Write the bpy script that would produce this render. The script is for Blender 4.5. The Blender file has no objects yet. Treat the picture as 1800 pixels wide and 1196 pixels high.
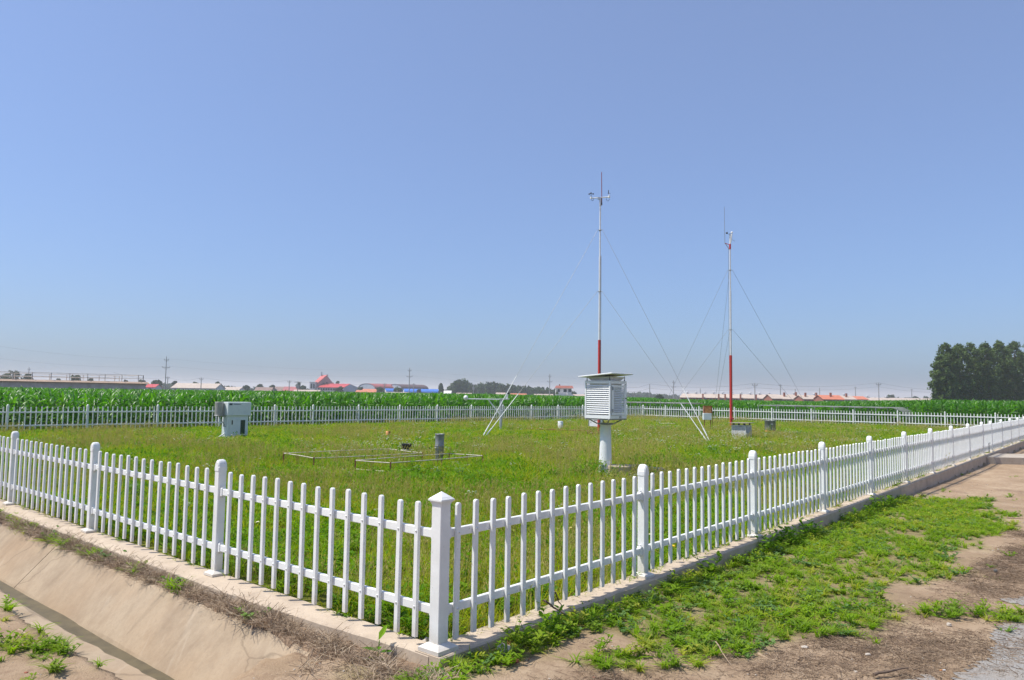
import bpy, math, random
import numpy as np
from mathutils import Vector, Matrix
sc = bpy.context.scene
C = sc.collection
rad = math.radians
rng = np.random.default_rng(7); random.seed(7)

# ------------------------------------------------------------------ camera
F, PITCH, ROLL, EYE = 1300.0, 0.0737, 0.0152, 1.6916
cam = bpy.data.objects.new('camera', bpy.data.cameras.new('camera')); C.objects.link(cam)
cam.data.sensor_width = 36.0; cam.data.lens = F / 1800 * 36.0
cam.data.clip_start = 0.05; cam.data.clip_end = 20000
cp, sp = math.cos(PITCH), math.sin(PITCH)
r0 = Vector((1, 0, 0)); u0 = Vector((0, -sp, cp)); fw = Vector((0, cp, sp))
cr_, sr_ = math.cos(ROLL), math.sin(ROLL)
r1 = cr_ * r0 + sr_ * u0; u1 = cr_ * u0 - sr_ * r0
M = Matrix.Identity(4)
for i in range(3):
    M[i][0] = r1[i]; M[i][1] = u1[i]; M[i][2] = -fw[i]
M.translation = Vector((0, 0, EYE))
cam.matrix_world = M
sc.camera = cam

def ray(px, py):
    a, b = px - 900.0, py - 598.0
    return (r1 * a - u1 * b + fw * F)
def at(px, Y, z=None, py=None):
    """world point on the vertical plane at distance Y seen at column px (row py, or height z)"""
    if py is None: py = 598 + 96.5 + (px - 900) * 0.0152
    d = ray(px, py); k = Y / d.y
    p = Vector((0, 0, EYE)) + d * k
    if z is not None: p.z = z
    return p
def gnd(px, py, z=0.0):
    d = ray(px, py); k = (z - EYE) / d.z
    return Vector((0, 0, EYE)) + d * k

# ------------------------------------------------------------------ world, sun, exposure
SH = Vector((-0.992, -0.125)).normalized(); EL = rad(60)
w = bpy.data.worlds.new("World"); sc.world = w; w.use_nodes = True
nt = w.node_tree; bg = nt.nodes['Background']
sky = nt.nodes.new('ShaderNodeTexSky'); sky.sky_type = 'NISHITA'; sky.sun_disc = False
sky.sun_elevation = EL; sky.sun_rotation = math.atan2(SH.x, SH.y)
sky.air_density = 1.0; sky.dust_density = 2.0; sky.ozone_density = 9.0; sky.altitude = 0
wb = nt.nodes.new('ShaderNodeMix'); wb.data_type = 'RGBA'; wb.blend_type = 'MULTIPLY'; wb.inputs[0].default_value = 1.0
wb.inputs[7].default_value = (.78, .895, 1.03, 1)      # white balance of the sky
nt.links.new(sky.outputs[0], wb.inputs[6]); hm = nt.nodes.new('ShaderNodeMix'); hm.data_type = 'RGBA'; hm.inputs[0].default_value = .36
hm.inputs[7].default_value = (2.15, 2.45, 3.25, 1)    # thin even veil of summer haze over the whole sky
nt.links.new(wb.outputs[2], hm.inputs[6]); nt.links.new(hm.outputs[2], bg.inputs[0]); bg.inputs[1].default_value = 0.132
sun = bpy.data.objects.new('sun', bpy.data.lights.new('sun', 'SUN')); C.objects.link(sun)
sun.data.energy = 3.85; sun.data.angle = rad(0.53); sun.data.color = (1.0, 0.955, 0.865)
sd = Vector((SH.x * math.cos(EL), SH.y * math.cos(EL), math.sin(EL)))
sun.rotation_euler = sd.to_track_quat('Z', 'Y').to_euler()
sc.view_settings.view_transform = 'Standard'; sc.view_settings.look = 'None'
sc.view_settings.exposure = 0.50; sc.view_settings.gamma = 1.0
sc.view_settings.use_curve_mapping = False
sc.render.engine = 'CYCLES'
sc.cycles.max_bounces = 6; sc.cycles.transparent_max_bounces = 12; sc.cycles.volume_bounces = 1

# ------------------------------------------------------------------ materials
def newmat(name):
    m = bpy.data.materials.new(name); m.use_nodes = True
    n = m.node_tree; b = n.nodes['Principled BSDF']; return m, n, b
def rgb(n, c): return (c[0], c[1], c[2], 1)
def noise(n, scale, detail=4, rough=.6, coord='Object'):
    tc = n.nodes.new('ShaderNodeTexCoord'); nz = n.nodes.new('ShaderNodeTexNoise')
    if coord == 'World':
        g = n.nodes.new('ShaderNodeNewGeometry'); n.links.new(g.outputs['Position'], nz.inputs['Vector'])
    else: n.links.new(tc.outputs[coord], nz.inputs['Vector'])
    nz.inputs['Scale'].default_value = scale; nz.inputs['Detail'].default_value = detail
    nz.inputs['Roughness'].default_value = rough
    return nz.outputs['Fac']
def ramp(n, fac, stops):
    r = n.nodes.new('ShaderNodeValToRGB'); e = r.color_ramp.elements
    while len(e) < len(stops): e.new(0.5)
    for i, (p, c) in enumerate(stops):
        e[i].position = p; e[i].color = rgb(n, c) if hasattr(c, '__len__') else (c, c, c, 1)
    n.links.new(fac, r.inputs[0]); return r.outputs[0]
def mix(n, fac, a, b, mode='MIX'):
    m = n.nodes.new('ShaderNodeMix'); m.data_type = 'RGBA'; m.blend_type = mode
    for s, v in ((0, fac), (6, a), (7, b)):
        if isinstance(v, (int, float)): m.inputs[s].default_value = v
        elif isinstance(v, tuple): m.inputs[s].default_value = rgb(n, v)
        else: n.links.new(v, m.inputs[s])
    return m.outputs[2]
def bump(n, b, h, strength, dist=0.02):
    k = n.nodes.new('ShaderNodeBump'); k.inputs['Strength'].default_value = strength
    k.inputs['Distance'].default_value = dist
    n.links.new(h, k.inputs['Height']); n.links.new(k.outputs[0], b.inputs['Normal'])
def M_(name, c, rough=.6, var=.15, scale=6, metal=0, bmp=0.1, coord='Object', spec=.5):
    m, n, b = newmat(name)
    f = noise(n, scale, 5, .6, coord)
    lo = tuple(v * (1 - var) for v in c); hi = tuple(min(1, v * (1 + var)) for v in c)
    n.links.new(ramp(n, f, [(.3, lo), (.7, hi)]), b.inputs['Base Color'])
    b.inputs['Roughness'].default_value = rough; b.inputs['Metallic'].default_value = metal
    b.inputs['Specular IOR Level'].default_value = spec
    if bmp: bump(n, b, noise(n, scale * 12, 3, .6, coord), bmp, .004)
    return m
def M_leaf(name, cols, trans=.35, rough=.55, spec=.3, pos_scale=.35, tint=None, tcol=None):
    """foliage: colour varies per instance and over the ground"""
    m, n, b = newmat(name)
    oi = n.nodes.new('ShaderNodeObjectInfo')
    k = len(cols)
    c1 = ramp(n, oi.outputs['Random'], [((i + .5) / k, c) for i, c in enumerate(cols)])
    if tint:
        nz = noise(n, pos_scale, 3, .6, 'World')
        f = ramp(n, nz, [(.42, 0.0), (.62, 1.0)])
        fm = n.nodes.new('ShaderNodeMath'); fm.operation = 'MULTIPLY'; fm.inputs[1].default_value = .75
        n.links.new(f, fm.inputs[0])
        c1 = mix(n, fm.outputs[0], c1, tint)
    n.links.new(c1, b.inputs['Base Color'])
    b.inputs['Roughness'].default_value = rough; b.inputs['Specular IOR Level'].default_value = spec
    t = n.nodes.new('ShaderNodeBsdfTranslucent'); 
    n.links.new(mix(n, 1.0, c1, tcol or (1.3, 1.5, .5), 'MULTIPLY'), t.inputs[0])
    ms = n.nodes.new('ShaderNodeMixShader'); ms.inputs[0].default_value = trans
    n.links.new(b.outputs[0], ms.inputs[1]); n.links.new(t.outputs[0], ms.inputs[2])
    n.links.new(ms.outputs[0], n.nodes['Material Output'].inputs[0])
    return m

def m_pvc():
    m, n, b = newmat('white_pvc')
    f = noise(n, 9, 6, .65, 'World'); g = noise(n, 1.3, 4, .6, 'World')
    c = ramp(n, f, [(.3, (.73, .73, .70)), (.6, (.81, .81, .785))])
    c = mix(n, ramp(n, g, [(.5, 0.), (.75, .4)]), c, (.64, .62, .57))
    ge = n.nodes.new('ShaderNodeNewGeometry'); sx = n.nodes.new('ShaderNodeSeparateXYZ'); n.links.new(ge.outputs['Position'], sx.inputs[0])
    ad = n.nodes.new('ShaderNodeMath'); ad.operation = 'MULTIPLY_ADD'; ad.inputs[1].default_value = .30; n.links.new(f, ad.inputs[0])
    mz = n.nodes.new('ShaderNodeMath'); mz.operation = 'MULTIPLY'; mz.inputs[1].default_value = 1.6; n.links.new(sx.outputs[2], mz.inputs[0]); n.links.new(mz.outputs[0], ad.inputs[2])
    c = mix(n, ramp(n, ad.outputs[0], [(.16, .65), (.42, 0.)]), c, (.50, .42, .33))
    sp_ = noise(n, 38, 2, .5, 'World'); c = mix(n, ramp(n, sp_, [(.70, 0.), (.76, .5)]), c, (.38, .35, .31))
    n.links.new(c, b.inputs['Base Color']); b.inputs['Roughness'].default_value = .42
    bump(n, b, noise(n, 60, 3, .5, 'World'), .06, .002)
    return m
def m_concrete(name, base, dark, stain, sc_=1.0, b1=.35, streak=None):
    m, n, b = newmat(name)
    f = noise(n, 3 * sc_, 8, .7, 'World'); g = noise(n, .9 * sc_, 5, .6, 'World'); h = noise(n, 45 * sc_, 5, .7, 'World')
    c = ramp(n, f, [(.28, dark), (.58, base)])
    c = mix(n, ramp(n, g, [(.45, 0.), (.7, .55)]), c, stain)
    c = mix(n, ramp(n, h, [(.3, .35), (.5, 0.)]), c, dark)
    hh = h
    if streak:
        ge = n.nodes.new('ShaderNodeNewGeometry'); mp = n.nodes.new('ShaderNodeMapping'); mp.inputs['Rotation'].default_value = (0, 0, streak); mp.vector_type = 'POINT'
        n.links.new(ge.outputs['Position'], mp.inputs['Vector']); mp.inputs['Scale'].default_value = (9, 1.2, 1.2)
        nz = n.nodes.new('ShaderNodeTexNoise'); nz.inputs['Scale'].default_value = 1.0; nz.inputs['Detail'].default_value = 6; n.links.new(mp.outputs[0], nz.inputs['Vector'])
        c = mix(n, ramp(n, nz.outputs['Fac'], [(.62, 0.), (.78, .35)]), c, (.54, .45, .35))
        c = mix(n, ramp(n, nz.outputs['Fac'], [(.25, .35), (.42, 0.)]), c, dark)
        vo = n.nodes.new('ShaderNodeTexVoronoi'); vo.feature = 'DISTANCE_TO_EDGE'; vo.inputs['Scale'].default_value = .3
        wn = n.nodes.new('ShaderNodeTexNoise'); wn.inputs['Scale'].default_value = 4; wn.inputs['Detail'].default_value = 5
        va = n.nodes.new('ShaderNodeVectorMath'); va.operation = 'MULTIPLY_ADD'; va.inputs[1].default_value = (.35, .35, .35); n.links.new(wn.outputs['Color'], va.inputs[0]); n.links.new(ge.outputs['Position'], va.inputs[2]); n.links.new(va.outputs[0], vo.inputs['Vector'])
        cr = ramp(n, vo.outputs['Distance'], [(.0, .4), (.004, 0.)]); c = mix(n, cr, c, (.10, .075, .05))
    n.links.new(c, b.inputs['Base Color']); b.inputs['Roughness'].default_value = .9
    b.inputs['Specular IOR Level'].default_value = .2
    bump(n, b, h, b1, .006)
    return m
PVC = m_pvc()
KERB = m_concrete('kerb_concrete', (.53, .43, .325), (.37, .29, .215), (.47, .37, .275))
DITCH = m_concrete('ditch_concrete', (.38, .295, .205), (.27, .20, .135), (.35, .235, .14), .8, .45, streak=-.86)
SLABC = m_concrete('slab_concrete', (.45, .39, .32), (.30, .25, .20), (.36, .29, .22))
WHITE = M_('white_paint', (.78, .78, .77), .45, .06, 5)
WHITE_OLD = M_('weathered_white_paint', (.62, .61, .585), .6, .16, 14)
CABG = M_('pale_grey_enamel', (.62, .67, .67), .45, .06, 5)
STEEL = M_('galvanised_steel', (.50, .51, .52), .42, .12, 12, .6)
SILV = M_('silver_paint', (.66, .66, .66), .4, .08, 8)
STEELD = M_('dull_grey_steel', (.30, .31, .32), .5, .15, 12, .5)
DARK = M_('black_plastic', (.02, .02, .022), .5, .1, 10)
RED = M_('red_paint', (.52, .035, .025), .45, .12, 8)
RUST = M_('rusty_iron', (.24, .095, .045), .85, .35, 25, 0, .3)
RUSTW = M_('chipped_white_paint', (.55, .49, .40), .75, .3, 30, 0, .3)
ORANGE = M_('rust_orange_sheet', (.72, .30, .10), .7, .3, 10, 0, .2)
GREENG = M_('dark_green_glass', (.01, .05, .045), .15, .1, 3)
ZINC = M_('zinc_sheet', (.24, .25, .26), .45, .2, 9, .35)
WOOD = M_('grey_wood', (.26, .225, .17), .8, .25, 20)
STONE = M_('pale_stone', (.46, .40, .33), .9, .3, 22, 0, .5)
STONED = M_('dark_stone', (.10, .095, .09), .9, .3, 22, 0, .5)
BRICKR = M_('broken_red_brick', (.36, .12, .07), .9, .25, 25, 0, .5)
TWIG = M_('dry_stalk', (.36, .26, .17), .9, .3, 30)
TWIGD = M_('brown_twig', (.14, .095, .065), .9, .3, 30)
MUD = M_('ditch_mud', (.115, .09, .045), .5, .3, 6, 0, .25, 'World')

# ------------------------------------------------------------------ mesh helpers
class MB:
    def __init__(s): s.v = []; s.f = []; s.m = []; s.sm = []
    def add(s, vs, fs, mi=0, smooth=False):
        k = len(s.v); s.v += [tuple(v) for v in vs]
        for f in fs: s.f.append(tuple(i + k for i in f)); s.m.append(mi); s.sm.append(smooth)
    def box(s, c, d, rz=0, mi=0, bev=0, tilt=None):
        hx, hy, hz = d[0] / 2, d[1] / 2, d[2] / 2
        R = Matrix.Rotation(rz, 3, 'Z')
        if tilt: R = R @ Matrix.Rotation(tilt[1], 3, tilt[0])
        c = Vector(c)
        if bev:
            b = min(bev, hx * .9, hy * .9, hz * .9)
            vs = []; fs = []
            # chamfered box: three rings per corner
            for sx in (-1, 1):
                for sy in (-1, 1):
                    for sz in (-1, 1):
                        vs += [(sx * hx, sy * (hy - b), sz * (hz - b)), (sx * (hx - b), sy * hy, sz * (hz - b)), (sx * (hx - b), sy * (hy - b), sz * hz)]
            def I(a, b_, c_, k): return ((a * 2 + b_) * 2 + c_) * 3 + k
            for a in (0, 1):
                fs.append((I(a, 0, 0, 0), I(a, 1, 0, 0), I(a, 1, 1, 0), I(a, 0, 1, 0)))
                fs.append((I(0, a, 0, 1), I(1, a, 0, 1), I(1, a, 1, 1), I(0, a, 1, 1)))
                fs.append((I(0, 0, a, 2), I(1, 0, a, 2), I(1, 1, a, 2), I(0, 1, a, 2)))
            for a in (0, 1):
                for b_ in (0, 1):
                    fs.append((I(a, b_, 0, 0), I(a, b_, 1, 0), I(a, b_, 1, 1), I(a, b_, 0, 1)))
                    fs.append((I(a, 0, b_, 0), I(a, 1, b_, 0), I(a, 1, b_, 2), I(a, 0, b_, 2)))
                    fs.append((I(0, a, b_, 1), I(1, a, b_, 1), I(1, a, b_, 2), I(0, a, b_, 2)))
                    for c_ in (0, 1): fs.append((I(a, b_, c_, 0), I(a, b_, c_, 1), I(a, b_, c_, 2)))
            # orient outward
            out = []
            for f in fs:
                p = [Vector(vs[i]) for i in f]; nrm = (p[1] - p[0]).cross(p[2] - p[0]); ce = sum(p, Vector()) / len(p)
                out.append(f if nrm.dot(ce) > 0 else f[::-1])
            s.add([R @ Vector(v) + c for v in vs], out, mi); return
        vs = [(x, y, z) for x in (-hx, hx) for y in (-hy, hy) for z in (-hz, hz)]
        s.add([R @ Vector(v) + c for v in vs], [(0, 1, 3, 2), (4, 6, 7, 5), (0, 4, 5, 1), (2, 3, 7, 6), (0, 2, 6, 4), (1, 5, 7, 3)], mi)
    def tube(s, a, b, r, r2=None, n=8, mi=0, cap=True):
        a, b = Vector(a), Vector(b); r2 = r if r2 is None else r2
        d = (b - a).normalized(); x = d.orthogonal().normalized(); y = d.cross(x)
        vs = []
        for p, q in ((a, r), (b, r2)):
            for i in range(n):
                t = 2 * math.pi * i / n; vs.append(p + x * math.cos(t) * q + y * math.sin(t) * q)
        s.add(vs, [(i, (i + 1) % n, n + (i + 1) % n, n + i) for i in range(n)], mi, True)
        if cap: s.add(vs, [tuple(range(n - 1, -1, -1)), tuple(range(n, 2 * n))], mi)
    def lathe(s, prof, c=(0, 0, 0), n=24, mi=0, smooth=True):
        vs = [];
        for (r, z) in prof:
            for i in range(n):
                t = 2 * math.pi * i / n; vs.append((c[0] + r * math.cos(t), c[1] + r * math.sin(t), c[2] + z))
        fs = []
        for k in range(len(prof) - 1):
            for i in range(n): fs.append((k * n + i, k * n + (i + 1) % n, (k + 1) * n + (i + 1) % n, (k + 1) * n + i))
        s.add(vs, fs, mi, smooth)
        s.add(vs, [tuple(range(n - 1, -1, -1)), tuple(range((len(prof) - 1) * n, len(prof) * n))], mi)
    def poly_prism(s, pts, z0, z1, mi=0):
        n = len(pts); vs = [(x, y, z0) for x, y in pts] + [(x, y, z1) for x, y in pts]
        s.add(vs, [tuple(range(n - 1, -1, -1)), tuple(range(n, 2 * n))] + [(i, (i + 1) % n, n + (i + 1) % n, n + i) for i in range(n)], mi)
    def mesh(s, name, mats):
        me = bpy.data.meshes.new(name); me.from_pydata(s.v, [], s.f)
        mats = mats if isinstance(mats, (list, tuple)) else [mats]
        for m in mats: me.materials.append(m)
        me.polygons.foreach_set('material_index', s.m); me.polygons.foreach_set('use_smooth', s.sm)
        me.update(); return me
    def build(s, name, mats, parent=None, loc=None, rz=0):
        return link(name, s.mesh(name, mats), parent, loc, rz)
def link(name, me, parent=None, loc=None, rz=0):
    o = bpy.data.objects.new(name, me); C.objects.link(o)
    if parent: o.parent = parent
    if loc is not None: o.location = loc
    if rz: o.rotation_euler.z = rz
    return o
def tag(o, label=None, cat=None, group=None, kind=None):
    if label: o['label'] = label
    if cat: o['category'] = cat
    if group: o['group'] = group
    if kind: o['kind'] = kind
    return o
def thing(name, label, cat, loc=(0, 0, 0), rz=0, group=None):
    o = bpy.data.objects.new(name, None); C.objects.link(o); o.location = loc; o.rotation_euler.z = rz
    o.empty_display_size = .1
    return tag(o, label, cat, group)

# ------------------------------------------------------------------ the plan of the plot
TH, PH = 0.6914, 0.8595
dR = np.array([math.sin(TH), math.cos(TH)]); dL = np.array([-math.sin(PH), math.cos(PH)])
nR = np.array([dR[1], -dR[0]]); nL = np.array([-dL[1], dL[0]]); nL = nL if nL[1] < 0 else -nL
NC = np.array([-0.457, 5.03])                    # near corner
FC = np.array([10.31, 57.92])                    # far corner
A1, A2 = 0.7627, 0.9742
dB = -np.array([math.sin(A1), math.cos(A1)]); dQ = np.array([math.sin(A2), -math.cos(A2)])
LENL, LENR = 28.8, 50.0
LC = NC + dL * LENL; RC = NC + dR * LENR
def inside_plot(x, y, m=0.0):
    poly = [NC, RC, FC, LC]
    res = np.ones_like(x, bool)
    for i in range(4):
        a, b = poly[i], poly[(i + 1) % 4]; e = b - a; e = e / np.linalg.norm(e)
        res &= ((x - a[0]) * (-e[1]) + (y - a[1]) * e[0]) > m
    return res
def tn(x, y, which):
    d, n = (dL, nL) if which == 'L' else (dR, nR)
    return (x - NC[0]) * d[0] + (y - NC[1]) * d[1], (x - NC[0]) * n[0] + (y - NC[1]) * n[1]
def sstep(a, b, v): t = np.clip((v - a) / (b - a), 0, 1); return t * t * (3 - 2 * t)
def vnoise(x, y, s, seed=0):
    x = x * s; y = y * s; xi = np.floor(x).astype(np.int64); yi = np.floor(y).astype(np.int64); xf = x - xi; yf = y - yi
    def h(a, b):
        v = (a * 374761393 + b * 668265263 + seed * 1442695041) & 0x7fffffff
        v = ((v ^ (v >> 13)) * 1274126177) & 0x7fffffff
        return ((v ^ (v >> 16)) & 0xffff) / 65535.0
    u = xf * xf * (3 - 2 * xf); v = yf * yf * (3 - 2 * yf)
    return (h(xi, yi) * (1 - u) + h(xi + 1, yi) * u) * (1 - v) + (h(xi, yi + 1) * (1 - u) + h(xi + 1, yi + 1) * u) * v
def fbm(x, y, s, seed=0): return (vnoise(x, y, s, seed) * .5 + vnoise(x, y, s * 2.1, seed + 1) * .3 + vnoise(x, y, s * 4.3, seed + 2) * .2)
DITCH0 = 0.85
def gz(x, y):
    x = np.asarray(x, float); y = np.asarray(y, float)
    tl, nl = tn(x, y, 'L'); tr, nr = tn(x, y, 'R')
    z = -0.135 + .055 * sstep(3.2, .4, np.hypot(x + .35, y - 4.9)) + .03 * sstep(7, 1, tr) * sstep(1.2, .2, nr) - np.clip(nr, 0, 30) * .004 - .13 * sstep(2, 22, tr) * sstep(-1, 0, nr)
    z = z + (fbm(x, y, 1.2, 3) - .5) * .05 * np.clip(1 - np.hypot(x, y) / 60, 0, 1)
    ins = inside_plot(x, y)
    z = np.where(ins, -0.05 + (fbm(x, y, .7, 9) - .5) * .05, z)
    # strip between kerb and ditch
    z = np.where((nl > 0) & (nl < .40) & (tl > -.2) & (nr < .1), -.085 + (fbm(x, y, 5, 4) - .5) * .03, z)
    # ditch bed, filled with sand at its near end
    tfill = tl + (fbm(x, y, 3, 12) - .5) * .5
    dep = -.14 - .62 * sstep(.75, 2.0, tfill + (nl - .9) * .35)
    z = np.where((nl > .39) & (nl < 1.5) & (tl > .5) & (nr < 0.2), np.minimum(z, dep), z)
    far = np.hypot(x, y) > 75
    return np.where(far, -.12, z)

# grass patch outside the right fence, outline on the ground
PATCH = [gnd(px, py, -.15) for px, py in ((640, 1215), (880, 1215), (905, 1165), (1010, 1140), (1120, 1135), (1170, 1155), (1260, 1135), (1310, 1165), (1400, 1125), (1500, 1108), (1575, 1075), (1610, 1040), (1690, 1008), (1745, 950), (1775, 900), (1740, 872), (1640, 868), (1560, 875))]
PX = [(p.x, p.y) for p in PATCH] + [tuple(NC + dR * 13.2 + nR * .1), tuple(NC + nR * .1)]
def sdist(x, y, poly):
    x = np.asarray(x, float); y = np.asarray(y, float)
    ins = np.zeros(x.shape, bool); d = np.full(x.shape, 1e9); n = len(poly)
    for i in range(n):
        x1, y1 = poly[i]; x2, y2 = poly[(i + 1) % n]
        c = ((y1 > y) != (y2 > y)) & (x < (x2 - x1) * (y - y1) / (y2 - y1 + 1e-12) + x1); ins ^= c
        ex, ey = x2 - x1, y2 - y1; t = np.clip(((x - x1) * ex + (y - y1) * ey) / (ex * ex + ey * ey), 0, 1)
        d = np.minimum(d, np.hypot(x - x1 - t * ex, y - y1 - t * ey))
    return np.where(ins, d, -d)

# ------------------------------------------------------------------ ground
def make_ground():
    R = [0.4]
    while R[-1] < 9000:
        r = R[-1]; R.append(r * (1.09 if r < 3.2 else (1.0105 if r < 11 else (1.02 if r < 40 else 1.12))))
    R = np.array(R)
    A = list(np.radians(np.arange(-46, 46.01, .33))); a = 46
    while a < 360 - 46 - 6: a += 6; A.append(math.radians(a))
    A = np.array(A); nr, na = len(R), len(A)
    rr, aa = np.meshgrid(R, A, indexing='ij'); X = (rr * np.sin(aa)).ravel(); Y = (rr * np.cos(aa)).ravel(); Z = gz(X, Y)
    i = np.arange(nr - 1)[:, None] * na; j = np.arange(na)[None, :]; j2 = (j + 1) % na
    fc = np.stack([i + j, i + na + j, i + na + j2, i + j2], -1).reshape(-1, 4)
    fc = fc[:, ::-1]
    me = bpy.data.meshes.new('ground')
    v = np.stack([X, Y, Z], 1)
    v = np.vstack([v, [[0, 0, -.14]]]); fc = fc.tolist() + [(int((q + 1) % na), int(q), nr * na) for q in range(na)]
    me.from_pydata(v.tolist(), [], [tuple(f) for f in fc])
    x, y = v[:, 0], v[:, 1]
    tl, nl = tn(x, y, 'L'); tr, nr_ = tn(x, y, 'R')
    ins = inside_plot(x, y)
    g = np.where(ins, 1.0, 0.0)
    sdp = sdist(x, y, PX) + (fbm(x, y, 1.5, 21) - .5) * 1.0
    g = np.maximum(g, .40 * sstep(-.15, .25, sdp))
    straw = ((nl > .05) & (nl < .44) & (tl > -.1) & (nr_ < .1)) * 1.0
    st2 = sstep(.53, .62, fbm(x, y, .9, 33)) * (nr_ > .2) * sstep(-.2, -.6, sdp) * (np.hypot(x, y) < 20)
    straw = np.maximum(straw, .8 * st2)
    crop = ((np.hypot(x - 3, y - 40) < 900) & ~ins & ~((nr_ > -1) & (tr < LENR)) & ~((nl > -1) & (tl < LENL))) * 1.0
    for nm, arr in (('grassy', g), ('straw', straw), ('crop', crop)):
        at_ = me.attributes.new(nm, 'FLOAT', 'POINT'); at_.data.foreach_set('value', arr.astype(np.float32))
    m, n, b = newmat('soil')
    def attr(nm): a = n.nodes.new('ShaderNodeAttribute'); a.attribute_name = nm; return a.outputs['Fac']
    n1 = noise(n, .8, 6, .65, 'World'); n2 = noise(n, 9, 8, .75, 'World'); n3 = noise(n, 70, 4, .7, 'World')
    dirt = ramp(n, n1, [(.3, (.28, .195, .12)), (.5, (.38, .27, .175)), (.7, (.49, .37, .25))])
    dirt = mix(n, ramp(n, n2, [(.33, .75), (.52, 0.)]), dirt, (.25, .165, .105))
    dirt = mix(n, ramp(n, n3, [(.62, 0.), (.72, .6)]), dirt, (.58, .47, .36))
    gr = ramp(n, n2, [(.35, (.08, .11, .015)), (.6, (.20, .19, .04))])
    c = mix(n, attr('grassy'), dirt, gr)
    stc = ramp(n, n2, [(.35, (.17, .115, .075)), (.65, (.36, .25, .17))])
    c = mix(n, attr('straw'), c, stc)
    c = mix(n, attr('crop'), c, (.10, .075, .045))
    n.links.new(c, b.inputs['Base Color']); b.inputs['Roughness'].default_value = .95; b.inputs['Specular IOR Level'].default_value = .1
    ad = n.nodes.new('ShaderNodeMath'); ad.operation = 'ADD'; n.links.new(n2, ad.inputs[0]); n.links.new(n3, ad.inputs[1])
    bump(n, b, ad.outputs[0], .8, .02)
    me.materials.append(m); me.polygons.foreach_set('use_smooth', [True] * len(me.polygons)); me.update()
    return tag(link('ground', me), kind='structure')
make_ground()

# worn asphalt at the right
def sheet(name, outline, mat, seed, amp=.16, step=.06):
    P_ = np.array(outline); x0, y0 = P_.min(0) - .2; x1, y1 = P_.max(0) + .2; x1 = min(x1, 12); y0 = max(y0, .6)
    xs = np.arange(x0, x1, step); ys = np.arange(y0, y1, step); gx, gy = np.meshgrid(xs, ys, indexing='ij')
    gx = gx + (vnoise(gx, gy, 17, seed) - .5) * step * .8; gy = gy + (vnoise(gx, gy, 19, seed + 9) - .5) * step * .8
    d = sdist(gx, gy, outline) + (fbm(gx, gy, 2.6, seed) - .5) * 2 * amp + (fbm(gx, gy, 9, seed + 3) - .5) * amp * .7
    z = gz(gx, gy) + .006; k = d > 0; ny = len(ys); idx = np.arange(gx.size).reshape(gx.shape)
    c = k[:-1, :-1].astype(int) + k[1:, :-1] + k[:-1, 1:] + k[1:, 1:]
    f = np.stack([idx[:-1, :-1], idx[1:, :-1], idx[1:, 1:], idx[:-1, 1:]], -1)[c >= 3]
    me = bpy.data.meshes.new(name); me.from_pydata(np.stack([gx.ravel(), gy.ravel(), z.ravel()], 1).tolist(), [], f.tolist()); me.materials.append(mat); me.update()
    return tag(link(name, me), kind='structure')
def m_asphalt():
    m, n, b = newmat('worn_asphalt')
    f = noise(n, 120, 3, .7, 'World'); g = noise(n, 1.2, 5, .6, 'World')
    c = ramp(n, f, [(.35, (.19, .175, .155)), (.5, (.285, .265, .24)), (.68, (.40, .375, .34))])
    c = mix(n, ramp(n, g, [(.4, 0.), (.7, .55)]), c, (.34, .26, .185))
    n.links.new(c, b.inputs['Base Color']); b.inputs['Roughness'].default_value = .9; bump(n, b, f, .6, .01); return m
ASPH = m_asphalt()
ro = [tuple(gnd(px, py, -.15))[:2] for px, py in ((1560, 1300), (1650, 1215), (1725, 1192), (1745, 1160), (1732, 1122), (1760, 1105), (1790, 1092), (1850, 1070))]
sheet('road', ro + [(10, 7.0), (12, 6.5), (12, .6), (2.2, .6)], ASPH, 3)
sheet('road', [tuple(gnd(px, py, -.15))[:2] for px, py in ((1590, 1196), (1640, 1176), (1665, 1200), (1600, 1260), (1560, 1220))], ASPH, 4, .10)
sheet('road', [tuple(gnd(px, py, -.15))[:2] for px, py in ((1755, 1052), (1800, 1050), (1850, 1058), (1840, 1072), (1790, 1066))], ASPH, 5, .06)

# ------------------------------------------------------------------ kerbs
def kerb(a, d, n, L, lo, hi, z0, name='kerb', top=0.0, taper=None):
    """concrete kerb along a fence: pieces with slightly broken arrises"""
    k = max(2, int(L / .12)) if L > 20 and a[1] < 6 else max(2, int(L / 1.0))
    vs = []; prof = [(lo, z0), (lo, -.008), (lo + .008, 0), (hi - .010, 0), (hi, -.010), (hi, z0)]
    for i in range(k + 1):
        t = L * i / k; w1 = (random.random() - .5) * .008; w2 = (random.random() - .5) * .008
        if a[1] < 6 and random.random() < .06: w1 -= .012
        for q, (o, z) in enumerate(prof):
            oo = o + (w1 if q >= 3 else 0); zz = z + (w2 * .4 if 0 < q < 5 else 0)
            if taper and q >= 3: oo += float(np.interp(t, [0, .15, .95, 2.0], [-.105, -.10, -.035, .02]))
            p = a + d * t + n * oo; vs.append((p[0], p[1], zz + (top if 0 < q < 5 else 0)))
    m = len(prof); fs = []
    for i in range(k):
        for q in range(m - 1): fs.append((i * m + q, i * m + q + 1, (i + 1) * m + q + 1, (i + 1) * m + q))
    fs += [tuple(range(m)), tuple(range(k * m + m - 1, k * m - 1, -1))]
    b = MB(); b.add(vs, fs); o = b.build(name, KERB); tag(o, kind='structure')
    return o
kerb(NC + dL * -.02, dL, nL, LENL + .2, -.07, .215, -.3, top=-.003, taper=True)
kerb(NC + dR * -.105, dR, nR, LENR + .2, -.115, .125, -.5)
nB = np.array([-dB[1], dB[0]]); nB = nB if nB[1] > 0 else -nB
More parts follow.
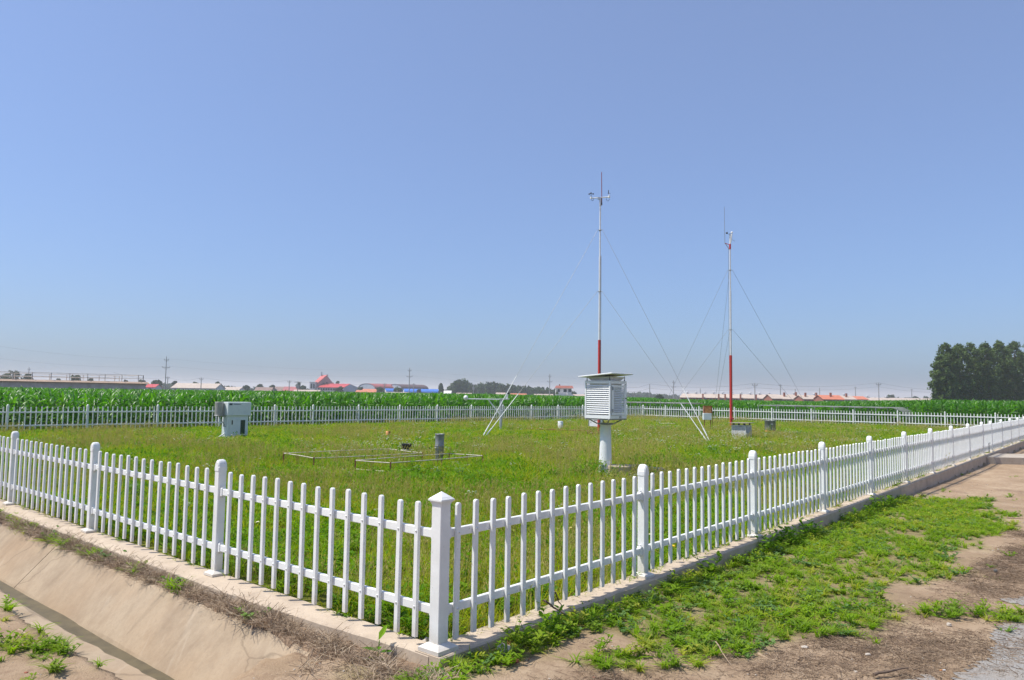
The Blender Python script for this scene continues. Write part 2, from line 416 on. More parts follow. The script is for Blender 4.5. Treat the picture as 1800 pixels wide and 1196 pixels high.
nQ = np.array([-dQ[1], dQ[0]]); nQ = nQ if nQ[1] > 0 else -nQ
kerb(FC, dB, nB, 47.5, -.12, .12, -.3); kerb(FC, dQ, nQ, 26, -.12, .12, -.3)

# ------------------------------------------------------------------ fences
def picket_mesh():
    b = MB(); w_, d_, z0, z1 = .020, .013, .05, .955
    out = []  # octagon-ish bevelled column with rounded top (half round seen from the front)
    n = 7; prof = []
    for i in range(n + 1):
        t = math.pi * i / n; prof.append((w_ * math.cos(t), z1 - .018 + .018 * math.sin(t)))
    outline = [(w_, z0)] + prof + [(-w_, z0)]
    bev = .003; k = len(outline)
    def sc2(q): return [(x * (w_ - bev) / w_, z - (bev if z > z0 + .01 else 0)) for x, z in q]
    rings = [[(x, -d_, z) for x, z in sc2(outline)], [(x, -d_ + bev, z) for x, z in outline], [(x, d_ - bev, z) for x, z in outline], [(x, d_, z) for x, z in sc2(outline)]]
    vs = [v for r in rings for v in r]; fs = []
    for r in range(3):
        for i in range(k): fs.append((r * k + i, r * k + (i + 1) % k, (r + 1) * k + (i + 1) % k, (r + 1) * k + i)[::-1])
    fs += [tuple(range(k))[::-1], tuple(range(3 * k, 4 * k))]
    b.add(vs, fs)
    for z in (.25, .755): b.lathe([(.0075, 0), (.006, .004), (.002, .006)], n=6)
    # rotate the two bolts to face outward (+y here)
    nb = len(b.v) - 4 * 6 * 3 if False else None
    me = b.mesh('picket', PVC); return me
def picket_with_bolts():
    me = picket_mesh()
    # drop placeholder bolts: rebuild
    b = MB(); v = [tuple(p.co) for p in me.vertices]; 
    k = len(v); nmain = 4 * 10
    fs = [tuple(p.vertices) for p in me.polygons if max(p.vertices) < nmain]
    b.add(v[:nmain], fs)
    for z in (.25, .755):
        vs = []
        for (r, y) in ((.008, .013), (.007, .017), (.003, .0195)):
            for i in range(7): t = 2 * math.pi * i / 7; vs.append((r * math.cos(t), y, z + r * math.sin(t)))
        f2 = []
        for q in range(2):
            for i in range(7): f2.append((q * 7 + i, (q + 1) * 7 + i, (q + 1) * 7 + (i + 1) % 7, q * 7 + (i + 1) % 7))
        f2.append(tuple(range(14, 21))); b.add(vs, f2, 0, True)
    return b.mesh('picket', PVC)
PICKET = picket_with_bolts()
def post_meshes():
    s = .039
    b = MB(); b.box((0, 0, .5), (2 * s, 2 * s, 1.0 - .012), bev=.006); post = b.mesh('post', PVC)
    b = MB(); q = .043      # domed cap, arch seen from the front
    n = 10; outline = [(q, .945), (q, .985)] + [((q - .004) * math.cos(math.pi * i / n), .987 + .063 * math.sin(math.pi * i / n)) for i in range(n + 1)] + [(-q, .985), (-q, .945)]
    k = len(outline); rings = [[(x * .80, -q, .945 + (z - .945) * .80) for x, z in outline], [(x * .96, -q + .010, .945 + (z - .945) * .95) for x, z in outline], [(x, -q + .026, z) for x, z in outline], [(x, q - .026, z) for x, z in outline], [(x * .96, q - .010, .945 + (z - .945) * .95) for x, z in outline], [(x * .80, q, .945 + (z - .945) * .80) for x, z in outline]]
    vs = [v for r in rings for v in r]; fs = []
    for r in range(5):
        for i in range(k): fs.append((r * k + i, r * k + (i + 1) % k, (r + 1) * k + (i + 1) % k, (r + 1) * k + i)[::-1])
    fs += [tuple(range(k))[::-1], tuple(range(5 * k, 6 * k))]
    b.add(vs, fs); cap = b.mesh('post_cap', PVC)
    b = MB(); h = .082
    b.add([(-h, -h, .001), (h, -h, .001), (h, h, .001), (-h, h, .001), (-h, -h, .022), (h, -h, .022), (h, h, .022), (-h, h, .022), (-s - .004, -s - .004, .042), (s + .004, -s - .004, .042), (s + .004, s + .004, .042), (-s - .004, s + .004, .042)],
          [(3, 2, 1, 0), (0, 1, 5, 4), (1, 2, 6, 5), (2, 3, 7, 6), (3, 0, 4, 7), (4, 5, 9, 8), (5, 6, 10, 9), (6, 7, 11, 10), (7, 4, 8, 11), (8, 9, 10, 11)])
    plate = b.mesh('base_plate', PVC)
    return post, cap, plate
POST, CAP, PLATE = post_meshes()
b = MB(); b.box((0, 0, 0), (.036, .044, .078), bev=.004)
for z in (-.046, .046):
    b.tube((0, 0, z - .006), (0, 0, z + .006), .014, n=8); b.tube((-.008, .012, z - .004), (-.008, .012, z + .006), .005, n=6, mi=1)
BRACKET = b.mesh('bracket', [PVC, STEEL])
def rail_mesh(L):
    b = MB(); b.box((0, 0, 0), (L, .030, .058), bev=.004); return b.mesh('rail', PVC)
def corner_post(root, loc, rz):
    s = .046; b = MB(); b.box((0, 0, .49), (2 * s, 2 * s, .96), bev=.005)
    p = b.build('post', PVC, root, loc, rz)
    b = MB(); z = .955
    for (w_, h) in ((.0475, .012), (.054, .010), (.063, .012)):
        b.box((0, 0, z + h / 2 - .0001), (2 * w_, 2 * w_, h - .0005)); z += h
    z0 = z
    for (w_, w2, h) in ((.060, .052, .008), (.050, .044, .007)):
        b.add([(-w_, -w_, z), (w_, -w_, z), (w_, w_, z), (-w_, w_, z), (-w2, -w2, z + h), (w2, -w2, z + h), (w2, w2, z + h), (-w2, w2, z + h)], [(0, 1, 5, 4), (1, 2, 6, 5), (2, 3, 7, 6), (3, 0, 4, 7), (4, 5, 6, 7)]); z += h
    w_ = .043; b.add([(-w_, -w_, z), (w_, -w_, z), (w_, w_, z), (-w_, w_, z), (0, 0, z + .033)], [(0, 1, 4), (1, 2, 4), (2, 3, 4), (3, 0, 4)])
    b.build('post_cap', PVC, p)
    b = MB(); h = .095
    b.add([(-h, -h, .001), (h, -h, .001), (h, h, .001), (-h, h, .001), (-h, -h, .026), (h, -h, .026), (h, h, .026), (-h, h, .026), (-.052, -.052, .052), (.052, -.052, .052), (.052, .052, .052), (-.052, .052, .052)],
          [(3, 2, 1, 0), (0, 1, 5, 4), (1, 2, 6, 5), (2, 3, 7, 6), (3, 0, 4, 7), (4, 5, 9, 8), (5, 6, 10, 9), (6, 7, 11, 10), (7, 4, 8, 11), (8, 9, 10, 11)])
    b.build('base_plate', PVC, p)
def fence(a, d, n, posts, skip, label, first=.13, sp=.182, off=.036, firstpost=True, detail=True, npk=14, cornerposts=()):
    """local x runs along the fence, local +y points outward (pickets side)"""
    rz = math.atan2(d[1], d[0]); ly = np.array([-math.sin(rz), math.cos(rz)]); sgn = 1 if ly @ n > 0 else -1
    root = thing('picket_fence', label, 'fence', (a[0], a[1], 0), rz)
    for i, t in enumerate(posts):
        if i in cornerposts: corner_post(root, (t, 0, 0), 0); continue
        if i == 0 and not firstpost: continue
        p = link('post', POST, root, (t, 0, 0), math.pi if sgn < 0 else 0)
        link('post_cap', CAP, p); link('base_plate', PLATE, p)
    cache = {}
    for i in range(len(posts) - 1):
        if i in skip: continue
        L = posts[i + 1] - posts[i]; h0 = .046 if i in cornerposts else .0395; h1 = .0395
        h1 = .046 if (i + 1) in cornerposts else h1
        Lr = round(L - h0 - h1, 3)
        if Lr not in cache: cache[Lr] = rail_mesh(Lr)
        xm = posts[i] + h0 + (L - h0 - h1) / 2
        for z in (.25, .755):
            dz = random.gauss(0, .0035); r_ = link('rail', cache[Lr], root, (xm, 0, z + dz)); r_.rotation_euler.y = random.gauss(0, .0012)
            if detail:
                link('bracket', BRACKET, root, (posts[i] + h0 + .018, 0, z), 0); link('bracket', BRACKET, root, (posts[i + 1] - h1 - .018, 0, z), 0)
        k = npk if L > 2.3 else max(1, int((L - .2) / sp) + 0)
        x0 = first; x1 = L - first * 1.05 if L <= 2.3 else L - (.21 if first < .2 else .23)
        for q in range(k):
            x = posts[i] + x0 + (x1 - x0) * q / max(1, k - 1)
            o = link('picket', PICKET, root, (x + random.gauss(0, .002), sgn * off * .8, random.gauss(0, .0045)), math.pi if sgn < 0 else 0)
            o.rotation_euler.x = random.gauss(0, .002); o.rotation_euler.y = random.gauss(0, .003)
    return root
gateA, gateB = 24.34, 26.36
pr = [0] + [2.704 * i for i in range(1, 10)] + [gateB + 2.76 * i for i in range(0, 9)]
pr = [p for p in pr if p < LENR]
fence(NC, dR, nR, pr, (9,), 'white picket fence run from the near corner post past the gate to the right', off=.036, cornerposts=(0,))
pl = [0, 2.947] + [2.947 + 2.991 * i for i in range(1, 9)]
fence(NC, dL, nL, pl, (), 'white picket fence run along the concrete ditch at the left', first=.201, sp=.195, off=.036, firstpost=False)
BLp = [0, 2.2, 4.9, 7.59] + [10.28 + 2.692 * k for k in range(0, 8)]
BLp += [BLp[-1] + 2.692 * .767 + 2.692 * k for k in range(0, 6)]
BLp = [p for p in BLp if p < 47.3]
fence(FC, dB, nB, BLp, (), 'white picket fence at the back left in front of the tall maize', detail=False)
BRp = [0, 1.85] + [1.85 + 2.6456 * k for k in range(1, 10)]
fence(FC, dQ, nQ, BRp, (), 'white picket fence at the back right in front of the low grey nets', detail=False, firstpost=False)
# gate in the right fence
gp = NC + dR * (gateA + .04)
g = thing('picket_gate', 'white picket gate with a dark drop bolt at the concrete path', 'gate', (gp[0], gp[1], 0), math.atan2(dR[1], dR[0]))
gl = gateB - gateA - .08
for z in (.25, .755):
    for k in range(2):
        link('rail', rail_mesh(gl / 2 - .02), g, (gl / 4 + k * gl / 2, 0, z))
for k in range(10): link('picket', PICKET, g, (.07 + (gl - .14) * k / 9, -.029, .01), math.pi)
b = MB(); b.tube((gl / 2 + .02, -.06, .02), (gl / 2 + .02, -.06, .34), .009, n=8); b.tube((gl / 2 + .02, -.06, .34), (gl / 2 + .02, -.11, .34), .008, n=8); b.build('drop_bolt', DARK, g)

# path slab leading to the gate
b = MB()
p0 = NC + dR * (gateA - .15) + nR * .13; p1 = NC + dR * (gateB + .1) + nR * .13
e = np.array([.97, -.12]); q0 = p0 + e * 9; q1 = p1 + e * 9
b.poly_prism([tuple(p0), tuple(q0), tuple(q1), tuple(p1)], -.36, -.05)
tag(b.build('path', SLABC), kind='structure')

# ------------------------------------------------------------------ ditch with concrete lining
def ditch():
    # profile across (outward distance from the fence, height)
    prof = [(.34, -.10), (.37, -.098), (.40, -.112), (.76, -.485), (.79, -.53), (1.16, -.56), (1.21, -.50), (1.285, -.185), (1.31, -.155), (1.53, -.157), (1.56, -.175)]
    root = thing('ditch_lining', None, None, (NC[0], NC[1], 0)); root['kind'] = 'structure'
    t = DITCH0; lens = [5.02, 2.98, 3.1, 3.0, 3.0, 3.0, 3.0, 3.0, 3.0, 3.0]
    first = True
    for L in lens:
        k = int(L / .08); 
        for side, pp in (('far', prof[:5]), ('near', prof[5:])):
            vs = []; m = len(pp)
            jz = random.gauss(0, .003)
            for i in range(k + 1):
                tt = t + .011 + (L - .022) * i / k
                wob = (vnoise(np.array([tt]), np.array([0.]), 1.1, 5)[0] - .5) * .10
                r_ = (vnoise(np.array([tt]), np.array([3.]), 7, 8)[0] - .5) * .03 + random.gauss(0, .003)
                for q, (o, z) in enumerate(pp):
                    if side == 'far' and q < 3: oo = o + r_ * 1.2 + wob * .6; zz = z + r_ * .3
                    elif side == 'near' and q > 2: oo = o + r_ + (wob if q > 2 else 0); zz = z
                    else: oo = o; zz = z
                    if side == 'far' and q >= 3: zz += r_ * .25
                    if side == 'far' and q == 3: zz += (vnoise(np.array([tt]), np.array([7.]), .9, 31)[0] - .5) * .05
                    p = dL * tt + nL * oo; vs.append((p[0], p[1], zz + jz))
            top = len(vs); vs += [(x, y, z - .10) for x, y, z in vs]
            fs = []
            for i in range(k):
                for q in range(m - 1):
                    fs.append((i * m + q, (i + 1) * m + q, (i + 1) * m + q + 1, i * m + q + 1))
                fs.append((i * m, top + i * m, top + (i + 1) * m, (i + 1) * m)); fs.append((i * m + m - 1, (i + 1) * m + m - 1, top + (i + 1) * m + m - 1, top + i * m + m - 1))
            for e_ in (0, k):
                for q in range(m - 1): fs.append((e_ * m + q, e_ * m + q + 1, top + e_ * m + q + 1, top + e_ * m + q))
            b = MB(); b.add(vs, fs); b.build('ditch_slab', DITCH, root)
        t += L
    b = MB(); vs = []
    k = 60; T0 = DITCH0 + .2
    for i in range(k + 1):
        tt = T0 + (t - T0) * i / k
        for o in (.75, 1.24):
            p = NC + dL * tt + nL * o; vs.append((p[0], p[1], -.505))
    b.add(vs, [(2 * i, 2 * i + 1, 2 * i + 3, 2 * i + 2) for i in range(k)])
    tag(b.build('ditch_water', MUD), kind='structure')
ditch()

# ------------------------------------------------------------------ instruments
def screen(name, label, loc, rz, side, h, hollow=True):
    pass
def louvre_face(b, cx, z0, z1, w_, y, n, mi=0, th=.006, dep=.030, tilt=-.7):
    for i in range(n):
        z = z0 + (z1 - z0) * (i + .5) / n
        b.box((cx, y, z), (w_, dep, th), 0, mi, tilt=('X', tilt))

S = thing('instrument_screen', 'white louvred thermometer box with slanting roof on a tall white pedestal', 'weather station', gnd(1064, 838, -.03), 0)
SZ = S.location.copy()
S.rotation_euler.z = math.atan2(-dL[1], -dL[0])      # local x runs along the left face (towards the right in view), y inward
# local axes: x along -dL, front (lit) face normal = -y
b = MB(); b.lathe([(.20, -.05), (.19, .0), (.165, .10), (.140, .22), (.130, .45), (.122, .8), (.118, 1.09), (.128, 1.095), (.128, 1.11)], n=28); b.build('pedestal', WHITE, S)
b = MB()
b.lathe([(.17, 1.11), (.17, 1.125)], n=20)
hw = .325; zb = 1.245
for sx in (-1, 1):
    for sy in (-1, 1):
        b.tube((sx * .13, sy * .13, 1.13), (sx * .27, sy * .27, zb - .012), .014, n=6)
b.box((0, 0, 1.135), (.30, .30, .016))
for s_ in (-1, 1):
    b.box((s_ * (hw - .03), 0, zb - .015), (.035, 2 * hw + .02, .028)); b.box((0, s_ * (hw - .03), zb - .0155), (2 * hw - .1, .035, .027))
b.build('bracket', M_('mossy_steel', (.30, .29, .26), .6, .25, 14, .3), S)
b = MB(); H = .79
for sx in (-1, 1):
    for sy in (-1, 1): b.box((sx * (hw - .0175), sy * (hw - .0175), zb + H / 2), (.035, .035, H), bev=.003)
for z, hh in ((zb + .035, .07), (zb + H - .025, .05)):
    b.box((0, -hw + .016, z), (2 * hw - .072, .028, hh)); b.box((0, hw - .016, z), (2 * hw - .072, .028, hh))
    b.box((-hw + .016, 0, z), (.028, 2 * hw - .072, hh)); b.box((hw - .016, 0, z), (.028, 2 * hw - .072, hh))
b.box((0, 0, zb + .006), (2 * hw - .01, 2 * hw - .01, .012)); b.box((0, 0, zb + H + .004), (2 * hw - .004, 2 * hw - .004, .018))
b.box((0, 0, zb + H / 2), (2 * hw - .16, 2 * hw - .16, H - .05))
box_ = b.build('box', WHITE, S)
for i in range(14):
    z = zb + .095 + (H - .17) * (i + .5) / 14
    b = MB(); b.box((0, 0, 0), (2 * hw - .07, .048, .007), 0, 0, tilt=('X', .75)); sl = b.build('slat', WHITE, box_, (0, -hw + .022, z))
    b = MB(); b.box((0, 0, 0), (2 * hw - .07, .048, .007), 0, 0, tilt=('X', .75)); sl = b.build('slat', WHITE, box_, (-hw + .022, 0, z), -math.pi / 2)
# door on the right face (+x): frame and narrower louvres
dr = MB(); y0, y1 = -hw + .05, hw - .05
for (yy, ww) in ((y0 + .035, .07), (y1 - .035, .07)): dr.box((hw + .006, yy, zb + H / 2), (.026, ww, H - .15), bev=.003)
for zz, hh in ((zb + .105, .05), (zb + H - .105, .05)): dr.box((hw + .006, 0, zz), (.024, y1 - y0 - .142, hh))
door = dr.build('door', WHITE, S)
for i in range(14):
    z = zb + .14 + (H - .28) * (i + .5) / 14
    b = MB(); b.box((0, 0, 0), (y1 - y0 - .145, .034, .006), 0, 0, tilt=('X', .75)); b.build('slat', WHITE, door, (hw + .0, 0, z), math.pi / 2)
b = MB()
for z in (zb + .17, zb + H - .15): b.box((hw + .022, y0 + .018, z), (.010, .04, .07)); b.tube((hw + .028, y0 - .006, z - .035), (hw + .028, y0 - .006, z + .035), .008, n=6)
b.build('hinge', STEELD, door)
b = MB(); b.box((hw + .024, y1 - .02, zb + H * .55), (.014, .05, .018)); b.build('latch', DARK, door)
b = MB(); b.box((hw + .012, .06, zb + .03), (.03, .035, .03)); b.build('sensor', DARK, S)
# inner roof: a shallow inverted trough, then the outer slanting roof on four pins
zt = zb + H + .013
b.add([(-.22, -.22, zt), (.22, -.22, zt), (.22, .22, zt), (-.22, .22, zt), (-.30, -.30, zt + .085), (.30, -.30, zt + .085), (.30, .30, zt + .085), (-.30, .30, zt + .085)],
      [(3, 2, 1, 0), (0, 1, 5, 4), (1, 2, 6, 5), (2, 3, 7, 6), (3, 0, 4, 7), (4, 5, 6, 7)])
b.build('inner_roof', WHITE_OLD, S)
b = MB()
for sx in (-1, 1):
    for sy in (-1, 1): b.tube((sx * .29, sy * .29, zt), (sx * .29, sy * .29, zt + .085 + sx * .018), .008, n=6); b.lathe([(.016, 0), (.012, .02)], (sx * .29, sy * .29, zt), n=8)
b.build('roof_pin', DARK, S)
b = MB(); b.box((0, 0, zt + .118), (.86, .86, .026), bev=.005, tilt=('Y', -.085)); b.build('roof', WHITE, S)

# step block by the pedestal
p = gnd(1112, 842, -.05); p.y += .25
b = MB(); b.box((-.15, -.1, .08), (.78, .46, .28), bev=.015); b.box((.42, .03, .06), (.30, .40, .22), rz=.06, bev=.02); b.box((.68, .05, .05), (.18, .34, .2), rz=-.12, bev=.02)
o = b.build('concrete_step', KERB, None, (p.x, p.y, 0), rad(6)); tag(o, 'weathered pale concrete step slab in the weeds beside the white pedestal', 'step')

def mast(name, label, base, segs, collars, ring_r, anchors, redtop, tubes=None):
    r = thing(name, label, 'mast', base)
    for (z0, z1, rr, mt, nm) in segs:
        b = MB(); b.tube((0, 0, z0), (0, 0, z1), rr, n=12); b.build(nm, mt, r)
    for z in collars:
        b = MB(); b.lathe([(ring_r * .5, 0), (ring_r, .02), (ring_r, .04), (ring_r * .5, .06)], (0, 0, z), n=10)
        for a in anchors:
            dd = (Vector(a[0]) - Vector(base)); dd.z = 0; dd.normalize(); b.tube((0, 0, z + .03), dd * .14 + Vector((0, 0, z + .03)), .010, n=6)
        b.build('collar', STEELD, r)
    for ci, z in enumerate(collars):
        for a, tl_ in anchors:
            v = Vector(a) - Vector(base); dd = Vector((v.x, v.y, 0)).normalized()
            top = dd * .14 + Vector((0, 0, z + .03)); off = dd * (.12 * (ci if len(collars) > 1 else 0))
            foot = v + off
            b = MB(); b.tube(top, foot, .0072, n=5); w_ = b.build('guy_wire', STEELD, r)
            if tl_:
                L = (top - foot).length; u = (top - foot).normalized()
                b = MB(); b.tube(foot, foot + u * (tl_[0] * L), .025, n=8); b.build('guy_sleeve', WHITE, w_)
                b = MB(); b.tube(foot + u * (tl_[0] * L), foot + u * (tl_[1] * L), .015, n=8); b.build('guy_sleeve', WHITE, w_)
    return r
# tall mast, 33 m away
Y1 = 33.0; mb = at(1053, Y1, z=-.05)
def zat(px, py, Y): return at(px, Y, py=py).z + .05
segs = [(0, zat(1053, 598, Y1), .062, RED, 'lower_pole'), (zat(1053, 598, Y1) - .003, zat(1053, 450, Y1), .045, SILV, 'middle_pole'), (zat(1053, 450, Y1) - .003, zat(1054, 362, Y1), .032, SILV, 'upper_pole')]
aR = gnd(1243, 776); aL = gnd(853, 768)
bk = Vector((mb.x + .7, mb.y + 5.4, -.05))
m1 = mast('wind_mast', 'tall steel mast with red lower section rising behind the louvred box', mb, segs, (zat(1053, 514, Y1), zat(1053, 406, Y1)), .07,
          [(tuple(aR), (.055, .225)), (tuple(aL), (.05, .27)), (tuple(bk), None)], None)
zc = zat(1054, 349, Y1)
b = MB(); b.tube((0, 0, zc - .35), (0, 0, zc), .05, n=10); b.box((-.04, 0, zc), (.16, .10, .09)); b.tube((.06, -.02, zc - .30), (.06, -.02, zc - .2), .03, n=8, mi=1)
b.build('mast_head', [STEEL, DARK], m1)
b = MB(); b.tube((-.42, 0, zc + .0), (.40, 0, zc + .07), .024, n=8); b.build('cross_arm', WHITE, m1)
b = MB()
b.tube((-.42, 0, zc - .03), (-.42, 0, zc + .06), .045, n=10); b.tube((-.42, 0, zc + .06), (-.42, 0, zc + .21), .012, n=6, mi=1)
for k in range(3):
    t = k * 2.094 + .35; e_ = Vector((-.42 + .10 * math.cos(t), .10 * math.sin(t), zc + .21)); b.tube((-.42, 0, zc + .21), e_, .006, n=5, mi=1); b.lathe([(.006, -.03), (.03, -.025), (.038, 0), (.03, .025), (.006, .03)], e_, n=8, mi=1)
b.build('anemometer', [WHITE, DARK], m1)
b = MB(); b.tube((.40, 0, zc + .03), (.40, 0, zc + .13), .048, n=10); b.tube((.40, 0, zc + .13), (.40, 0, zc + .24), .010, n=6)
b.box((.37, 0, zc + .30), (.03, .012, .17), mi=1); b.tube((.33, 0, zc + .24), (.46, 0, zc + .24), .009, n=6, mi=1); b.build('wind_vane', [WHITE, DARK], m1)
b = MB(); b.tube((.07, 0, zc - .32), (.05, 0, zat(1055, 303, Y1)), .020, .016, n=8); b.build('lightning_rod', M_('faded_red_rod', (.25, .07, .08), .6), m1)
for sx, off_ in ((-.42, 0), (.40, 0)):
    b = MB(); pts = [(sx + .02, 0, zc - .02), (sx + .05 * (1 if sx < 0 else -1), 0, zc - .12), (sx + .10 * (1 if sx < 0 else -1), 0, zc - .10), (sx + .13 * (1 if sx < 0 else -1), 0, zc)]
    for i in range(3): b.tube(pts[i], pts[i + 1], .008, n=5)
    b.build('cable', DARK, m1)
b = MB(); b.tube((.075, -.03, .5), (.05, -.03, zat(1054, 450, Y1)), .010, n=5); b.build('cable', STEEL, m1)
# second mast
Y2 = 43.0; mb2 = at(1285, Y2, z=-.05)
segs = [(0, zat(1285, 625, Y2), .080, RED, 'lower_pole'), (zat(1285, 625, Y2) - .003, zat(1285, 512, Y2), .055, SILV, 'middle_pole'), (zat(1285, 512, Y2) - .003, zat(1285, 415, Y2), .040, SILV, 'upper_pole')]
m2 = mast('wind_mast', 'slimmer steel mast with bright red base standing beside the low louvred box', mb2, segs, (zat(1285, 581, Y2), zat(1285, 476, Y2)), .08,
          [((8.55, 43.6, -.05), None), ((17.8, 43.2, -.05), None), ((mb2.x + .4, 48.3, -.05), None)], None)
z4 = zat(1285, 428, Y2)
b = MB(); b.tube((-.29, 0, z4), (0, 0, z4 - .10), .018, n=6); b.tube((-.29, 0, z4), (0, 0, z4 - .42), .016, n=6, mi=1); b.build('antenna_bracket', [RED, STEELD], m2)
b = MB(); b.tube((-.30, 0, z4 - .05), (-.32, 0, zat(1275, 364, Y2)), .016, .010, n=6); b.build('whip_antenna', STEELD, m2)
b = MB(); b.tube((0, 0, z4 - .35), (0, 0, z4 - .05), .058, n=8, mi=0); b.build('red_band', RED, m2)
z5 = zat(1285, 412, Y2)
b = MB(); b.tube((.02, 0, z4), (.10, 0, z5), .05, n=8); b.lathe([(.01, -.07), (.06, -.04), (.07, 0), (.05, .04), (.01, .06)], (.11, 0, z5 + .1), n=10)
b.tube((0, 0, z4 - .02), (0, 0, z5 + .05), .03, n=8, mi=1); b.tube((-.05, 0, z5 - .22), (.30, 0, z5 - .42), .010, n=5, mi=1); b.build('mast_head', [WHITE, STEELD], m2)
b = MB(); b.lathe([(.01, -.06), (.05, -.04), (.06, 0), (.05, .04), (.01, .06)], (-.18, 0, z5 + .07), n=8); b.tube((-.18, 0, z5 + .05), (0, 0, z5 - .04), .008, n=5); b.build('anemometer', DARK, m2)
b = MB(); b.tube((-.085, 0, 1.5), (-.10, 0, z4 - .2), .010, n=5); b.build('cable', STEELD, m2)
b = MB(); b.box((.03, -.09, .55), (.20, .06, .10)); b.build('junction_box', RED, m2)

# radiation sensor stand
sb = gnd(880, 757)
R_ = thing('sensor_stand', 'white tee-shaped sensor stand with a ball at its left end', 'weather station', sb)
b = MB(); b.tube((0, 0, 0), (0, 0, 1.44), .07, n=12); b.build('post', STEEL, R_)
b = MB(); b.box((-.62, 0, 1.46), (1.95, .09, .05), bev=.006); b.box((.15, 0, 1.49), (.5, .16, .03)); b.build('cross_arm', WHITE, R_)
b = MB(); b.tube((-.60, 0, 1.43), (0, 0, .68), .030, n=8); b.build('brace', WHITE, R_)
b = MB(); b.lathe([(.03, 1.38), (.075, 1.42), (.105, 1.50), (.10, 1.56), (.06, 1.61), (.01, 1.625)], (-1.67, 0, 0), n=14); b.build('ball_sensor', WHITE, R_)
b = MB(); b.box((.27, 0, 1.60), (.10, .09, .22), tilt=('Y', .15)); b.tube((.27, 0, 1.65), (.36, 0, 1.78), .045, n=8, mi=1); b.build('sun_tracker', [WHITE, DARK], R_)
b = MB(); b.box((.04, -.09, .78), (.14, .10, .32), bev=.01); b.build('junction_box', STEEL, R_)

# pale grey cabinet with rain bucket bracket
cb = gnd(411, 769)
K = thing('instrument_cabinet', 'pale grey steel cabinet with dark green window and a cylinder bracketed at its left', 'cabinet', gnd(399, 771), rad(47))
b = MB(); b.box((.385, .215, .38), (.77, .43, .84), bev=.008); b.build('body', CABG, K)
b = MB(); b.box((.405, .205, 1.035), (.87, .50, .48), bev=.01); hood = b.build('hood', CABG, K)
b = MB(); b.box((.07, -.047, 1.20), (.11, .004, .06)); b.build('emblem', M_('navy_print', (.03, .05, .09), .5), hood)
b = MB()
for i in range(14): b.box((.17 + i * .021, -.047, 1.20), (.013 if i % 3 else .009, .004, .022 if i % 2 else .030))
b.build('lettering', M_('navy_print_text', (.06, .08, .13), .5), hood)
b = MB(); b.box((.385, -.006, .37), (.58, .012, .66), bev=.003); door = b.build('door', CABG, K)
b = MB(); b.box((.56, -.015, .39), (.17, .006, .50)); b.build('window', GREENG, door)
b = MB(); b.box((.16, -.018, .56), (.035, .014, .15)); b.build('handle', DARK, door)
b = MB(); b.tube((-.20, .28, .80), (-.20, .28, 1.26), .145, n=20); b.lathe([(.155, .78), (.16, .80), (.145, .815)], (-.20, .28, 0), n=20); b.lathe([(.148, 1.25), (.152, 1.27), (.14, 1.275)], (-.20, .28, 0), n=20)
b.build('rain_cylinder', M_('brushed_zinc', (.34, .33, .30), .5, .15, 9, .3), K)
b = MB()
for a_, c_ in (((-.20, .28, .77), (-.01, .2, .77)), ((-.20, .28, .77), (-.01, .2, .45)), ((-.10, .1, .77), (-.10, .1, .42)), ((-.10, .1, .42), (-.01, .1, .42)), ((-.25, .25, .77), (-.25, .25, .52))): b.tube(a_, c_, .014, n=6)
b.build('bracket', STEELD, K)
b = MB(); b.tube((-.01, .16, .16), (-.33, .22, -.02), .022, n=8); b.build('strut', WHITE, K)

# orange rusty sheet box on posts
ob = gnd(1243, 756)
O = thing('meter_box', 'rusty orange sheet box above a grey box on thin rusty posts', 'box', ob)
b = MB(); b.box((.03, 0, 1.06), (.36, .22, .36), bev=.01); b.build('upper_box', ORANGE, O)
b = MB(); b.box((.03, -.02, 1.25), (.44, .30, .02)); b.box((-.17, -.01, 1.06), (.03, .26, .38)); b.box((.225, -.01, 1.06), (.03, .26, .38)); b.build('rusty_hood', RUST, O)
b = MB(); b.box((-.01, -.02, .70), (.42, .26, .35), bev=.012); b.build('lower_box', CABG, O)
for x in (-.12, .20):
    b = MB(); b.tube((x, .05, 0), (x, .05, .9), .022, n=6); b.build('leg', RUST, O)
b = MB(); b.tube((.30, .05, 0), (.30, .05, .95), .012, n=6); b.build('conduit', RUST, O)

# low louvred box
lc = gnd(1311, 772); lb = Vector((lc.x + dL[0] * .305, lc.y + dL[1] * .305, lc.z))
Lb = thing('instrument_screen', 'small low louvred white box with flat board roof standing in the grass', 'weather station', lb, math.atan2(-dL[1], -dL[0]))
b = MB()
for sx in (-1, 1):
    for sy in (0, 1): b.box((sx * .29, sy * .58, .26), (.035, .035, .60))
b.box((0, 0, .535), (.548, .03, .045)); b.box((0, 0, .03), (.548, .03, .05)); b.box((.29, .29, .535), (.03, .545, .045)); b.box((-.29, .29, .535), (.03, .545, .045)); b.box((0, .58, .535), (.548, .03, .045))
b.box((0, .29, .28), (.40, .40, .5), mi=1); b.build('frame', [WHITE_OLD, STEELD], Lb)
for i in range(11):
    z = .07 + .43 * (i + .5) / 11
    b = MB(); b.box((0, 0, 0), (.54, .05, .008), tilt=('X', .75)); b.build('slat', WHITE_OLD, Lb, (0, .005, z))
    b = MB(); b.box((0, 0, 0), (.54, .05, .008), tilt=('X', .75)); b.build('slat', WHITE_OLD, Lb, (.285, .29, z), math.pi / 2)
b = MB()
for x in (-.22, 0, .25): b.box((x, .02, .60), (.05, .06, .07)); b.box((x, .54, .60), (.05, .06, .07))
b.build('roof_block', DARK, Lb)
b = MB(); b.box((.0, .29, .65), (.86, .86, .022), tilt=('Y', -.02), bev=.004); b.build('roof', WOOD, Lb)

